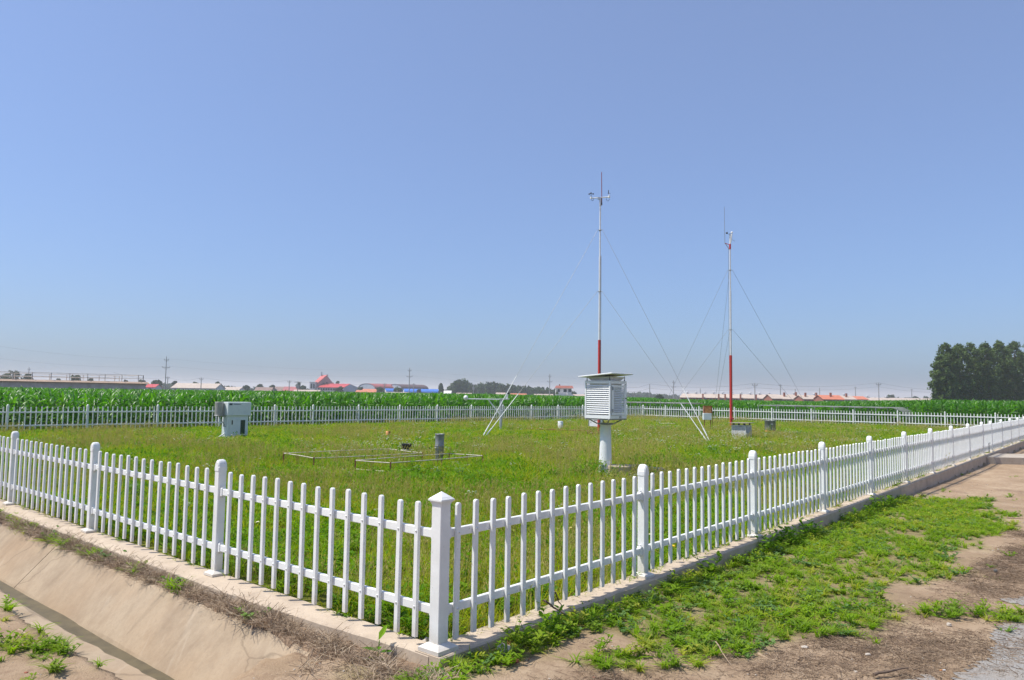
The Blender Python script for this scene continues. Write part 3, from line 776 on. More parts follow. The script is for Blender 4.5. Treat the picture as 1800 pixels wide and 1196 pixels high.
# evaporation bucket
eb = gnd(1354, 763)
E_ = thing('rain_bucket', 'dark grey zinc bucket with an orange foot ring in the grass', 'bucket', eb)
b = MB(); b.lathe([(.25, .18), (.255, .20), (.255, .62), (.262, .625), (.262, .64), (.245, .64), (.235, .44)], n=26); b.build('drum', ZINC, E_)
b = MB(); b.lathe([(.235, .09), (.245, .10), (.235, .195), (.2, .195)], n=26); b.build('foot_ring', ORANGE, E_)
for t in (.5, 2.6, 4.7):
    b = MB(); b.tube((.2 * math.cos(t), .2 * math.sin(t), 0), (.2 * math.cos(t), .2 * math.sin(t), .1), .015, n=6); b.build('leg', RUST, E_)
b = MB(); b.box((-.0, -.262, .47), (.10, .02, .05)); b.tube((-.05, -.27, .47), (.05, -.27, .47), .008, n=6); b.build('handle', STEEL, E_)

# orange pipe stub
o1 = gnd(681, 769)
P = thing('pipe_stub', 'short orange pipe stub with rusty cap near the back fence', 'pipe', o1)
b = MB(); b.lathe([(.062, 0), (.062, .23), (.05, .235), (.045, .1)], n=14); b.build('pipe', ORANGE, P)
b = MB(); b.box((.085, 0, .18), (.05, .10, .12), rz=.3); b.tube((.10, 0, 0), (.10, 0, .2), .012, n=6); b.build('valve', RUST, P)
# black pan on stand
p1 = gnd(714, 807)
P = thing('black_pan', 'black shallow pan on thin white legs among the white flowers', 'rain gauge', p1)
b = MB(); b.lathe([(.118, .24), (.125, .25), (.13, .38), (.134, .39), (.12, .39), (.11, .30)], n=24); b.build('pan', DARK, P)
b = MB(); b.lathe([(.125, .225), (.135, .23), (.135, .24), (.1, .242)], n=24); b.build('rim', WHITE_OLD, P)
for t in (0.3, 2.4, 4.5):
    b = MB(); b.tube((.08 * math.cos(t), .08 * math.sin(t), .23), (.10 * math.cos(t), .10 * math.sin(t), -.02), .007, n=6); b.build('leg', WHITE_OLD, P)
# grey rain gauge
p2 = gnd(772, 815)
P = thing('rain_gauge', 'tall grey zinc cylinder rain gauge behind the low pipe frame', 'rain gauge', p2)
b = MB(); b.lathe([(.10, 0), (.105, .02), (.105, .40), (.112, .41), (.112, .43), (.106, .44), (.11, .69), (.116, .70), (.116, .715), (.10, .715), (.09, .55)], n=26); b.build('cylinder', ZINC, P)
b = MB(); b.tube((-.115, -.05, .38), (.0, -.115, .38), .006, n=5); b.tube((-.03, -.11, .05), (-.03, -.115, .66), .004, n=5); b.build('wire_clip', STEEL, P)
# white bollard
p3 = gnd(985, 754)
P = thing('white_bollard', 'short white concrete cylinder standing before the back left fence', 'bollard', p3)
b = MB(); b.lathe([(.135, 0), (.135, .34), (.12, .36)], n=20); b.build('cylinder', WHITE, P)
b = MB(); b.lathe([(.138, .345), (.14, .37), (.12, .385)], n=20); b.build('cap', CABG, P)
# white box behind pedestal
p4 = gnd(1048, 763)
P = thing('white_meter_box', 'small white box with slotted front seen behind the tall pedestal', 'box', p4, -.55)
b = MB(); b.box((-.02, 0, .50), (.52, .30, .34), bev=.01); b.build('box', WHITE, P)
b = MB(); b.box((.08, -.153, .60), (.26, .006, .02)); b.box((-.19, -.153, .52), (.02, .006, .06)); b.build('slot', DARK, P)
b = MB(); b.box((-.295, .0, .50), (.03, .32, .34)); b.build('side_plate', STEELD, P)
for x in (-.2, .16):
    b = MB(); b.tube((x, 0, 0), (x, 0, .34), .018, n=6); b.build('leg', RUST, P)
# rusty low rail in the grass
P = thing('rusty_rail', 'low rusty pipe rail lying across the grass left of the pedestal', 'pipe', gnd(925, 757))
q = gnd(1038, 762) - P.location
b = MB(); b.tube((0, 0, .09), (q.x, q.y, .11), .028, n=8); b.build('pipe', RUST, P)
for k in (0., .33, .66, 1.):
    b = MB(); b.tube((q.x * k, q.y * k, -.02), (q.x * k, q.y * k, .12), .022, n=6); b.build('leg', RUST, P)
# rusty valve cluster
P = thing('rusty_valve', 'cluster of rusty pipes and valves at the foot of the white box', 'valve', gnd(1042, 768))
for k in range(5):
    b = MB(); x = -.22 + k * .11; b.tube((x, 0, 0), (x + random.uniform(-.05, .05), 0, random.uniform(.15, .3)), .025, n=6); b.lathe([(.04, .14), (.05, .16), (.04, .18)], (x, 0, 0), n=8); b.build('pipe', RUST, P)
# slab by the far corner
for (px, py, w_, lab) in ((1159, 740, 1.1, 'pale concrete slab in the grass near the far corner of the fence'), (1176, 746, .7, 'thin pale slab in the grass right of the pale far corner slab')):
    p = gnd(px, py, .05); b = MB(); b.box((0, 0, .0), (w_, .6, .16), bev=.015); tag(b.build('concrete_slab', SLABC, None, (p.x, p.y + .3, .02), .2), lab, 'slab')

# low pipe frames
def frame(label, pts, h, lower=()):
    r = thing('low_pipe_barrier', label, 'pipe barrier', (pts[0][0], pts[0][1], -.05))
    n = len(pts); L = [Vector((p[0] - pts[0][0], p[1] - pts[0][1], 0)) for p in pts]
    for i in range(n):
        a, c = L[i], L[(i + 1) % n]
        b = MB(); sag = random.uniform(-.01, .01)
        m_ = (a + c) / 2; b.tube(a + Vector((0, 0, h + .05)), m_ + Vector((0, 0, h + .05 + sag)), .0105, n=7); b.tube(m_ + Vector((0, 0, h + .05 + sag)), c + Vector((0, 0, h + .05)), .0105, n=7); b.build('rail', RUSTW, r)
        b = MB(); b.box(a + Vector((0, 0, (h + .05) / 2 - .01)), (.028, .028, h + .10)); b.build('post', RUST, r)
        if i in lower:
            b = MB(); b.tube(a + Vector((0, 0, .10)), c + Vector((0, 0, .10)), .011, n=6); b.build('rail', RUSTW, r)
        for k in (.48, .52, .56):
            q = a + (c - a) * k; b = MB(); b.tube(q, q + Vector((0, 0, h + .04)), .008, n=6); b.build('rod', RUST, r)
    return r
A0 = gnd(686, 834); A1_ = gnd(624, 829); A3 = gnd(848, 819)
frame('low rusty pipe frame in front of the tall grey cylinder', [(A0.x, A0.y), (A1_.x, A1_.y), (A1_.x + A3.x - A0.x, A1_.y + A3.y - A0.y), (A3.x, A3.y)], .235, (0, 3))
B0 = gnd(551, 826); B1 = gnd(498, 816); B3 = gnd(742, 815)
frame('low rusty pipe frame left of the black pan, nearest the left fence', [(B0.x, B0.y), (B1.x, B1.y), (B1.x + B3.x - B0.x, B1.y + B3.y - B0.y), (B3.x, B3.y)], .25)

# ------------------------------------------------------------------ vegetation: plants as small meshes, spread with geometry nodes
def plant_mesh(name, mats, v, f, mi):
    me = bpy.data.meshes.new(name); me.from_pydata(v, [], f)
    for m in mats: me.materials.append(m)
    me.polygons.foreach_set('material_index', mi); me.update(); return me
class PB:
    def __init__(s): s.v = []; s.f = []; s.m = []
    def blade(s, base, ang, h, lean, w_, segs=3, mi=0, droop=1.0, tip=.05, twist=0):
        """a grass blade or leaf that rises and bends over"""
        k = len(s.v); dx, dy = math.cos(ang), math.sin(ang); px, py = -dy, dx
        for i in range(segs + 1):
            t = i / segs; out = lean * (t ** (1 + .6 * droop)); up = h * (t - droop * .45 * t * t)
            ww = w_ * (1 - t) ** .7 * (.55 + .9 * min(1, t * 2.5)) * .5 if t < 1 else w_ * tip
            c_, s_ = math.cos(twist * t), math.sin(twist * t)
            x = base[0] + dx * out; y = base[1] + dy * out; z = base[2] + up
            s.v.append((x - px * ww * c_, y - py * ww * c_, z - ww * s_)); s.v.append((x + px * ww * c_, y + py * ww * c_, z + ww * s_))
        for i in range(segs): s.f.append((k + 2 * i, k + 2 * i + 1, k + 2 * i + 3, k + 2 * i + 2)); s.m.append(mi)
    def leaf(s, p, d, n, L, w_, mi=0):
        """flat pointed leaf from p along d"""
        k = len(s.v); d = Vector(d).normalized(); u = d.cross(Vector(n)).normalized(); p = Vector(p)
        up = Vector(n).normalized()
        for q in (p, p + d * L * .35 - u * w_ / 2 + up * .05 * L, p + d * L * .75 - u * w_ * .35, p + d * L - up * .08 * L, p + d * L * .75 + u * w_ * .35, p + d * L * .35 + u * w_ / 2 + up * .05 * L): s.v.append(tuple(q))
        s.f.append((k, k + 1, k + 2, k + 3)); s.f.append((k, k + 3, k + 4, k + 5)); s.m += [mi, mi]
    def stick(s, a, b_, r, mi=0):
        a, b_ = Vector(a), Vector(b_); d = (b_ - a).normalized(); x = d.orthogonal().normalized(); y = d.cross(x); k = len(s.v)
        for p in (a, b_):
            for t in (0, 2.094, 4.189): s.v.append(tuple(p + x * math.cos(t) * r + y * math.sin(t) * r))
        for i in range(3): s.f.append((k + i, k + (i + 1) % 3, k + 3 + (i + 1) % 3, k + 3 + i)); s.m.append(mi)
    def out(s, name, mats): return plant_mesh(name, mats, s.v, s.f, s.m)
U = random.uniform
def scatter(name, meshes, pts, rot, scl, idx, label=None, cat=None, kind='stuff', tiltv=None):
    pts = np.asarray(pts, np.float32); n = len(pts)
    col = bpy.data.collections.new(name + '_kinds')
    for i, me in enumerate(meshes):
        o = bpy.data.objects.new('%s_kind_%02d' % (name, i), me); col.objects.link(o)
    me = bpy.data.meshes.new(name); me.vertices.add(n); me.vertices.foreach_set('co', pts.ravel())
    r3 = np.zeros((n, 3), np.float32); r3[:, 2] = rot
    if tiltv is not None: r3[:, :2] = tiltv
    s3 = np.asarray(scl, np.float32)
    if s3.ndim == 1: s3 = np.repeat(s3[:, None], 3, 1)
    a = me.attributes.new('rotv', 'FLOAT_VECTOR', 'POINT'); a.data.foreach_set('vector', r3.ravel())
    a = me.attributes.new('sclv', 'FLOAT_VECTOR', 'POINT'); a.data.foreach_set('vector', s3.ravel())
    a = me.attributes.new('vidx', 'INT', 'POINT'); a.data.foreach_set('value', np.asarray(idx, np.int32))
    me.update()
    ng = bpy.data.node_groups.new(name + '_spread', 'GeometryNodeTree')
    ng.interface.new_socket('Geometry', in_out='INPUT', socket_type='NodeSocketGeometry'); ng.interface.new_socket('Geometry', in_out='OUTPUT', socket_type='NodeSocketGeometry')
    N = ng.nodes; i_ = N.new('NodeGroupInput'); o_ = N.new('NodeGroupOutput'); iop = N.new('GeometryNodeInstanceOnPoints'); ci = N.new('GeometryNodeCollectionInfo')
    ci.inputs['Collection'].default_value = col; ci.inputs['Separate Children'].default_value = True; ci.inputs['Reset Children'].default_value = True
    ng.links.new(i_.outputs[0], iop.inputs['Points']); ng.links.new(ci.outputs[0], iop.inputs['Instance']); iop.inputs['Pick Instance'].default_value = True
    for nm, ty, sk in (('rotv', 'FLOAT_VECTOR', 'Rotation'), ('sclv', 'FLOAT_VECTOR', 'Scale'), ('vidx', 'INT', 'Instance Index')):
        na = N.new('GeometryNodeInputNamedAttribute'); na.data_type = ty; na.inputs[0].default_value = nm
        if sk == 'Rotation':
            er = N.new('FunctionNodeEulerToRotation'); ng.links.new(na.outputs[0], er.inputs[0]); ng.links.new(er.outputs[0], iop.inputs[sk])
        else: ng.links.new(na.outputs[0], iop.inputs[sk])
    ng.links.new(iop.outputs[0], o_.inputs[0])
    o = link(name, me); md = o.modifiers.new('spread', 'NODES'); md.node_group = ng
    tag(o, label, cat, None, kind); return o

G1 = M_leaf('grass_blade', [(.18, .31, .014), (.24, .38, .016), (.30, .41, .02), (.15, .28, .012), (.34, .375, .026)], .48, .8, .0, .25, (.36, .38, .024), (1.45, 1.4, .2))
G2 = M_leaf('grass_straw', [(.46, .40, .13), (.55, .48, .20), (.38, .37, .08)], .35, .8, .0, tcol=(1.1, 1.05, .6))
G3 = M_leaf('weed_leaf', [(.11, .23, .016), (.15, .28, .02), (.19, .32, .024), (.09, .19, .02)], .42, .6, .04, tcol=(1.3, 1.5, .3))
G4 = M_leaf('bluish_weed_leaf', [(.14, .24, .06), (.10, .19, .05), (.16, .26, .04)], .35, .5, .25)
FLW = M_leaf('white_petal', [(.75, .75, .68), (.65, .66, .55)], .3, .6, .1, tcol=(1, 1, 1))
FLY = M_leaf('yellow_petal', [(.75, .55, .02)], .2, .6, .1, tcol=(1, 1, 1))
DRY = M_leaf('dry_weed', [(.34, .25, .17), (.45, .34, .24), (.24, .17, .12), (.55, .44, .31)], .15, .85, .05, tcol=(1, 1, 1))

def tuft(n, R_, h, w_, straw=.1, weed=0.0):
    p = PB()
    for i in range(n):
        a = U(0, 6.283); r = R_ * math.sqrt(random.random()); b0 = (r * math.cos(a), r * math.sin(a), -.01)
        hh = h * U(.5, 1.15)
        q = random.random()
        if q < weed: 
            for k in range(3): p.leaf((b0[0], b0[1], hh * U(.2, .7)), (U(-1, 1), U(-1, 1), U(.0, .8)), (U(-.3, .3), U(-.3, .3), 1), U(.04, .08), U(.012, .03), 2)
        else: p.blade(b0, a + U(-1.2, 1.2), hh, hh * U(.15, .8), w_ * U(.7, 1.3), 3, 1 if random.random() < straw else 0, U(.3, 1.2), twist=U(-1.5, 1.5))
    return p
def seedy(n, R_, h):
    p = tuft(n, R_, h * .5, .006, .2)
    for i in range(max(2, n // 5)):
        a = U(0, 6.28); r = R_ * random.random(); x, y = r * math.cos(a), r * math.sin(a); lx, ly = U(-.09, .09), U(-.09, .09)
        p.stick((x, y, 0), (x + lx, y + ly, h * U(.8, 1.1)), .0012, 1); z = h
        for k in range(5):
            t = U(.65, 1.0); p.leaf((x + lx * t, y + ly * t, h * t), (U(-1, 1), U(-1, 1), 1.2), (U(-1, 1), U(-1, 1), .2), U(.02, .05), .006, 1)
    return p
def umbel(n, R_, h, mi=0, sz=.013):
    p = PB()
    for i in range(n):
        a = U(0, 6.28); r = R_ * random.random(); x, y = r * math.cos(a), r * math.sin(a); x2, y2, z2 = x + U(-.05, .05), y + U(-.05, .05), h * U(.8, 1.15)
        p.stick((x, y, 0), (x2, y2, z2), .0013, 1)
        for k in range(5 if mi == 0 else 2):
            a = U(0, 6.28); q = sz * U(.6, 1.2); cx, cy, cz = x2 + U(-.02, .02), y2 + U(-.02, .02), z2 + U(-.008, .008); k0 = len(p.v)
            for t in range(5): p.v.append((cx + q * math.cos(a + t * 1.257), cy + q * math.sin(a + t * 1.257), cz + U(-.003, .003)))
            p.f.append(tuple(range(k0, k0 + 5))); p.m.append(mi)
        for k in range(3): p.leaf((x, y, h * U(.2, .7)), (U(-1, 1), U(-1, 1), .5), (0, 0, 1), U(.03, .06), .01, 1)
    return p
def broad(n, h, L, w_):
    p = PB()
    for s_ in range(n):
        x2, y2 = U(-.10, .10), U(-.10, .10); p.stick((x2 * .2, y2 * .2, 0), (x2, y2, h), .002, 0)
        for k in range(9):
            t = .15 + .85 * k / 8; a = k * 2.4 + U(-.4, .4); p.leaf((x2 * t, y2 * t, h * t), (math.cos(a), math.sin(a), U(.1, .8)), (U(-.2, .2), U(-.2, .2), 1), L * U(.6, 1.1) * (1.15 - t * .5), w_ * U(.7, 1.1), 0)
    return p
GM = [G1, G2, G3]
LAWN = [tuft(34, .10, .20, .0065, .05, .15).out('t', GM), tuft(34, .12, .26, .0065, .06, .05).out('t', GM), tuft(30, .11, .15, .0075, .03, .35).out('t', GM), tuft(30, .12, .24, .006, .16, .1).out('t', GM), seedy(22, .12, .34).out('t', GM), seedy(18, .12, .28).out('t', GM)]
def plot_points(n_base):
    P = []
    lo = 4.6
    # density falls with distance, tufts get larger
    for (y0, y1, den, s) in ((4.5, 9, 75, 1.0), (9, 14, 55, 1.15), (14, 22, 34, 1.4), (22, 34, 20, 1.7), (34, 60, 12, 2.0)):
        xs = (-28, 46); n = int((xs[1] - xs[0]) * (y1 - y0) * den)
        x = rng.uniform(xs[0], xs[1], n); y = rng.uniform(y0, y1, n)
        k = inside_plot(x, y, .10) & (np.abs(x) < y * .80 + 2.5); x, y = x[k], y[k]
        P.append(np.stack([x, y, np.full(len(x), s)], 1))
    return np.vstack(P)
P = plot_points(1); x, y, s = P.T; n = len(x)
patch = fbm(x, y, .35, 41); pt2 = fbm(x, y, 1.1, 55)
idx = np.where(patch > .52, rng.choice([3, 4, 5, 1, 5], n), rng.choice([0, 1, 2, 0, 2, 3], n))
idx = np.where(pt2 > .66, 2, idx)
sh = s * rng.uniform(.7, 1.15, n) * (.75 + .5 * pt2)
# hollow round the instruments kept a little shorter
keep = np.ones(n, bool)
for (q, r_) in ((SZ, .26), (cb, .4), (lb, .45), (eb, .3)): keep &= np.hypot(x - q.x, y - q.y) > r_
stp = gnd(1112, 842, -.05); stepzone = (np.abs(x - stp.x - .1) < .75) & (y > stp.y - .12) & (y < stp.y + .55); keep &= ~stepzone
keep &= ~((np.abs(x - p3.x) < .0))
sz_ = np.stack([s * 1.0, s * 1.0, np.minimum(sh, 1.45) * np.where(y < 9, .98, np.where(y < 20, 1.05, .9))], 1)
pts = np.stack([x, y, gz(x, y)], 1)
scatter('meadow_grass', LAWN, pts[keep], rng.uniform(0, 6.283, n)[keep], sz_[keep], idx[keep], 'bright green and yellowish meadow grass filling the fenced plot', None)
print('lawn', keep.sum())
# white and yellow flowers in patches
n = 26000; x = rng.uniform(-24, 40, n); y = rng.uniform(5.5, 55, n); f = fbm(x, y, .28, 77)
den = np.where(f > .62, .28, .02) + .7 * np.exp(-((x + 3.3) ** 2 / 2.2 + (y - 21.5) ** 2 / 9)) + .25 * np.exp(-((x - 8) ** 2 / 16 + (y - 26) ** 2 / 40)); k = inside_plot(x, y, .4) & (rng.random(n) < den); x, y = x[k], y[k]; n = len(x)
UM = [umbel(3, .10, .30, 0).out('t', [FLW, G3]), umbel(6, .16, .33, 0, .012).out('t', [FLW, G3]), umbel(4, .12, .27, 0, .011).out('t', [FLW, G3])]
sc_ = np.clip(y / 20, .9, 1.15) * rng.uniform(.7, 1.1, n)
scatter('white_meadow_flowers', UM, np.stack([x, y, gz(x, y)], 1), rng.uniform(0, 6.28, n), sc_, rng.integers(0, 3, n), 'small white flower heads scattered in patches over the meadow grass', None)
x = []; y = []
for (px, py) in ((1141, 951), (1170, 968), (1186, 972), (1183, 971), (1100, 985), (1005, 940), (665, 905), (703, 951), (640, 948), (560, 940), (1420, 880), (455, 930)):
    p = gnd(px, py, .1); x.append(p.x); y.append(p.y)
x = np.array(x); y = np.array(y); k = inside_plot(x, y, .02); x, y = x[k], y[k]; n = len(x)
scatter('yellow_meadow_flowers', [umbel(1, .02, .22, 0, .017).out('t', [FLY, G3])], np.stack([x, y, gz(x, y)], 1), rng.uniform(0, 6.28, n), np.ones(n), np.zeros(n, int), 'few yellow blossoms low in the grass behind the right fence', None)
# broad-leaved weeds: along the fences, round the pedestal, and scattered
WD = [broad(4, .30, .11, .035).out('t', [G3]), broad(3, .42, .10, .028).out('t', [G3]), broad(6, .20, .09, .04).out('t', [G4])]
n = 9000; x = rng.uniform(-24, 40, n); y = rng.uniform(5.2, 55, n); f = fbm(x, y, .5, 91)
dS = np.hypot(x - SZ.x - .3, y - SZ.y + .2); dE = np.hypot((x - eb.x - 1.2) / 2.2, y - eb.y + .8); dA = np.hypot((x + 1.9) / 1.8, y - 15.2)
edge = inside_plot(x, y, .05) & ~inside_plot(x, y, .5)
pr_ = np.where(f > .62, .16, .015) + .8 * (dS < 1.1) + .55 * (dE < 1.6) + .45 * (dA < 1.4) + .35 * edge
k = inside_plot(x, y, .07) & (rng.random(n) < pr_) & (np.hypot(x - SZ.x, y - SZ.y) > .3); x, y = x[k], y[k]; n = len(x)
scatter('leafy_weeds', WD, np.stack([x, y, gz(x, y)], 1), rng.uniform(0, 6.28, n), rng.uniform(.6, 1.2, n), rng.integers(0, 3, n), 'darker leafy weeds among the meadow grass and round the white pedestal', None)
p = []
for k_ in range(24): 
    a = U(0, 6.28); r = U(.28, 1.0); p.append((SZ.x + .35 + r * math.cos(a) * 1.3, SZ.y - .35 + r * math.sin(a) * .45, -.06))
scatter('leafy_weeds', WD, p, rng.uniform(0, 6.28, len(p)), rng.uniform(.8, 1.35, len(p)), rng.integers(0, 3, len(p)), 'tall dark leafy weeds clustered in front of the pedestal and step', None)

# ---- outside the fence: crab grass, creeping weeds, dry litter
def crab(n, R_, h, w_):
    p = PB()
    for i in range(n):
        a = U(0, 6.283); p.blade((U(-.02, .02), U(-.02, .02), 0), a, h * U(.5, 1.2), R_ * U(.5, 1.1), w_ * U(.7, 1.2), 4, 0, U(.6, 1.5), twist=U(-.8, .8))
    return p
G5 = M_leaf('verge_grass_blade', [(.18, .30, .022), (.22, .35, .028), (.28, .38, .035), (.18, .28, .05), (.36, .38, .06)], .48, .6, .03, tcol=(1.3, 1.45, .3))
VG = [crab(22, .10, .09, .008).out('t', [G5]), crab(30, .13, .13, .008).out('t', [G5]), crab(16, .15, .05, .010).out('t', [G5]), broad(4, .08, .06, .022).out('t', [G5]), broad(3, .06, .05, .028).out('t', [G4]), tuft(40, .12, .06, .004, .1).out('t', [G5, G2, G3]), crab(14, .09, .15, .011).out('t', [G5])]
def verge(n, xs, ys, fn, name, label, smin=.6, smax=1.25, kinds=VG, choices=None):
    x = rng.uniform(*xs, n); y = rng.uniform(*ys, n); pr_ = fn(x, y); k = rng.random(n) < pr_; x, y = x[k], y[k]; m = len(x)
    ix = rng.integers(0, len(kinds), m) if choices is None else rng.choice(choices, m)
    scatter(name, kinds, np.stack([x, y, gz(x, y) - .004], 1), rng.uniform(0, 6.28, m), rng.uniform(smin, smax, m), ix, label, None); return m
def f_right(x, y):
    tr, nr_ = tn(x, y, 'R'); d = sdist(x, y, PX) + (fbm(x, y, 1.5, 21) - .5) * 1.0; tx = fbm(x, y, 1.6, 61)
    v = np.where(d > .05, np.where(tx > .42, .85, .30), 0) * sstep(0, .9, d + .25 + .3 * tx)
    v = np.where((nr_ > .13) & (nr_ < .42) & (tr < 13.5) & (d > -.2), np.maximum(v, .9), v)
    return np.where(nr_ > .14, v, 0)
print('verge', verge(52000, (-1.2, 13), (3.6, 15), f_right, 'verge_grass', 'fresh green crab grass and low weeds on the verge along the right fence', .42, 1.15, VG, [0, 0, 1, 1, 6, 6, 2, 3, 4, 5]))
def f_sparse(x, y):
    tr, nr_ = tn(x, y, 'R'); d = sdist(x, y, PX); v = .055 * np.exp(-np.clip(-d, 0, 9) * 1.2) + .006 + .25 * (fbm(x, y, .8, 66) > .70) * (d < 0)
    return np.where((nr_ > .16) & (d < 0) & (fbm(x, y, 1, 2) > .0) & ~((x > 3.3) & (y < 5.7)), v, 0)
verge(14000, (-.5, 22), (3.6, 22), f_sparse, 'sparse_verge_weeds', 'scattered single weeds on the bare reddish dirt beyond the verge', .4, .9)
for (px, py, n_, r_, lab) in ((1690, 1078, 26, .30, 'isolated bright green grass clump on the dirt by the worn asphalt'), (1770, 1088, 14, .22, 'thin green runner of grass at the edge of the worn asphalt'), (1215, 1150, 24, .28, 'low bluish green weed clump at the near edge of the verge'), (1120, 1180, 30, .30, 'bright green weed clump at the bottom edge of the verge')):
    c_ = gnd(px, py, -.14); th = rng.uniform(0, 6.28, n_); rr = r_ * np.sqrt(rng.random(n_)); X = c_.x + rr * np.cos(th) * 1.5; Y = c_.y + rr * np.sin(th) * .6
    scatter('grass_clump', VG, np.stack([X, Y, gz(X, Y)], 1), rng.uniform(0, 6.28, n_), rng.uniform(.7, 1.2, n_), rng.integers(0, 4, n_), lab, None)
# kerb foot weeds, darker and taller
def f_kerb(x, y):
    tr, nr_ = tn(x, y, 'R'); return np.where((nr_ > .13) & (nr_ < .30) & (tr > .5) & (tr < 12.5) & (fbm(x, y, 1.6, 71) > .42), .9, 0)
verge(9000, (-.5, 10), (4.6, 15), f_kerb, 'kerb_foot_weeds', 'taller dark green weeds growing against the foot of the right kerb', .9, 1.5, [VG[1], VG[3], broad(3, .16, .09, .035).out('t', [G3])])
# bottom left corner
def f_bl(x, y):
    tl, nl = tn(x, y, 'L'); return np.where((nl > 1.55) & (fbm(x, y, 1.3, 81) > .56), .6, .012) * (nl > 1.55)
verge(7000, (-8, 1), (2.6, 8), f_bl, 'verge_grass', 'patchy grass and weeds on the sandy ground left of the ditch', .6, 1.25)
for (px, py, n_, rx, ry) in ((55, 1150, 22, .75, .10), (120, 1160, 20, .40, .10), (18, 1075, 26, .40, .14), (195, 1180, 14, .12, .06), (100, 1122, 14, .16, .05)):
    c_ = gnd(px, py, -.14); X = c_.x + rng.normal(0, rx * .6, n_); Y = c_.y + rng.normal(0, ry * .6, n_); tl_, nl_ = tn(X, Y, 'L'); kk = nl_ > 1.5; X, Y = X[kk], Y[kk]; n_ = len(X)
    if n_: scatter('grass_clump', VG, np.stack([X, Y, gz(X, Y)], 1), rng.uniform(0, 6.28, n_), rng.uniform(.6, 1.1, n_), rng.integers(0, 4, n_), 'loose green grass clump on the sandy ground near pixel column %d of the left bank' % px if False else {55: 'wide green grass clump on the sand in the lower left', 120: 'dense green grass clump beside the ditch lip in the lower left', 18: 'green grass clump at the left edge beside the ditch lip', 195: 'small weed sprout at the ditch lip, rightmost of those on the sand', 100: 'flat weed sprout between the two larger grass clumps and the ditch lip'}[px], None)
# strip between kerb and ditch: dead brown tangle with green at the far left
def deadclump(n, R_, h):
    p = PB()
    for i in range(n):
        a = U(0, 6.283); r = R_ * random.random(); z = U(0, h * .5); x_, y_ = r * math.cos(a), r * math.sin(a)
        if random.random() < .5: p.blade((x_, y_, 0), U(0, 6.28), h * U(.3, 1.1), h * U(.4, 1.3), .0045, 3, 0, U(.3, 1.6), twist=U(-2, 2))
        else: p.stick((x_, y_, z), (x_ + U(-.09, .09), y_ + U(-.09, .09), z + U(-.02, h * .6)), U(.0007, .0016), 0)
    return p
DC = [deadclump(46, .09, .10).out('t', [DRY]), deadclump(40, .10, .06).out('t', [DRY]), deadclump(36, .08, .14).out('t', [DRY])]
def f_dead(x, y):
    tl, nl = tn(x, y, 'L'); s_ = fbm(tl, nl * 0, .9, 15); edge_ = .41 + (vnoise(tl, tl * 0, 2.2, 19) - .5) * .14
    v = np.where((nl > .235) & (nl < edge_) & (tl > -.15), .9 * np.clip(1.3 - np.abs(nl - .31) * 3, .2, 1), 0)
    v = v * np.where((tl > 2.6) & (tl < 3.4), .35, 1)
    v = np.where((tl > -.35) & (tl < .55) & (nl > .22) & (nl < .75), .35, v)
    return v
def vdead(n, label, f, xs, ys, s0=.7, s1=1.35, nm='dry_weeds', kinds=DC):
    return verge(n, xs, ys, f, nm, label, s0, s1, kinds)
print('dead', vdead(52000, 'tangle of dead brown weeds between the left kerb and the ditch', f_dead, (-13, 0), (4.4, 16)))
def f_strip(x, y):
    tl, nl = tn(x, y, 'L'); a = fbm(tl, nl * 0, 1.4, 25)
    return np.where((nl > .225) & (nl < .40), np.where(tl > 4.9, .75, np.where((tl > 1.6) & (a > .42), .45, .04)), 0)
verge(14000, (-14, 0), (4.4, 16), f_strip, 'kerb_foot_weeds', 'green grass sprouting between the left kerb and the ditch top', .8, 1.5)
def f_litter(x, y):
    tr, nr_ = tn(x, y, 'R'); d = sdist(x, y, PX); f = fbm(x, y, .9, 33)
    v = np.where(d < -.1, sstep(.50, .62, f) * .8 + .02, 0)
    v = v + .22 * (fbm(x, y, 2.2, 44) > .5)
    c1 = gnd(1600, 1140, -.13); c2 = gnd(1740, 1010, -.13); c3 = gnd(1450, 1170, -.13)
    v = v + .8 * np.exp(-(((x - c1.x) / .75) ** 2 + ((y - c1.y) / .28) ** 2)) + .45 * np.exp(-(((x - c2.x) / .9) ** 2 + ((y - c2.y) / .6) ** 2)) + .4 * np.exp(-(((x - c3.x) / .9) ** 2 + ((y - c3.y) / .2) ** 2))
    return np.where((nr_ > .3) & (d < -.05), np.clip(v, 0, .9), 0)
DRYD = M_leaf('dark_dry_straw', [(.20, .14, .095), (.28, .20, .14), (.13, .09, .06), (.36, .27, .19)], .1, .9, .0, tcol=(1, 1, 1)); FC_ = [deadclump(40, .11, .022).out('t', [DRYD]), deadclump(46, .12, .03).out('t', [DRYD])]
vdead(30000, 'matted dry brown straw lying on the dirt and asphalt at the right', f_litter, (0, 9), (3.6, 11), .6, 1.3, 'dry_straw', FC_)

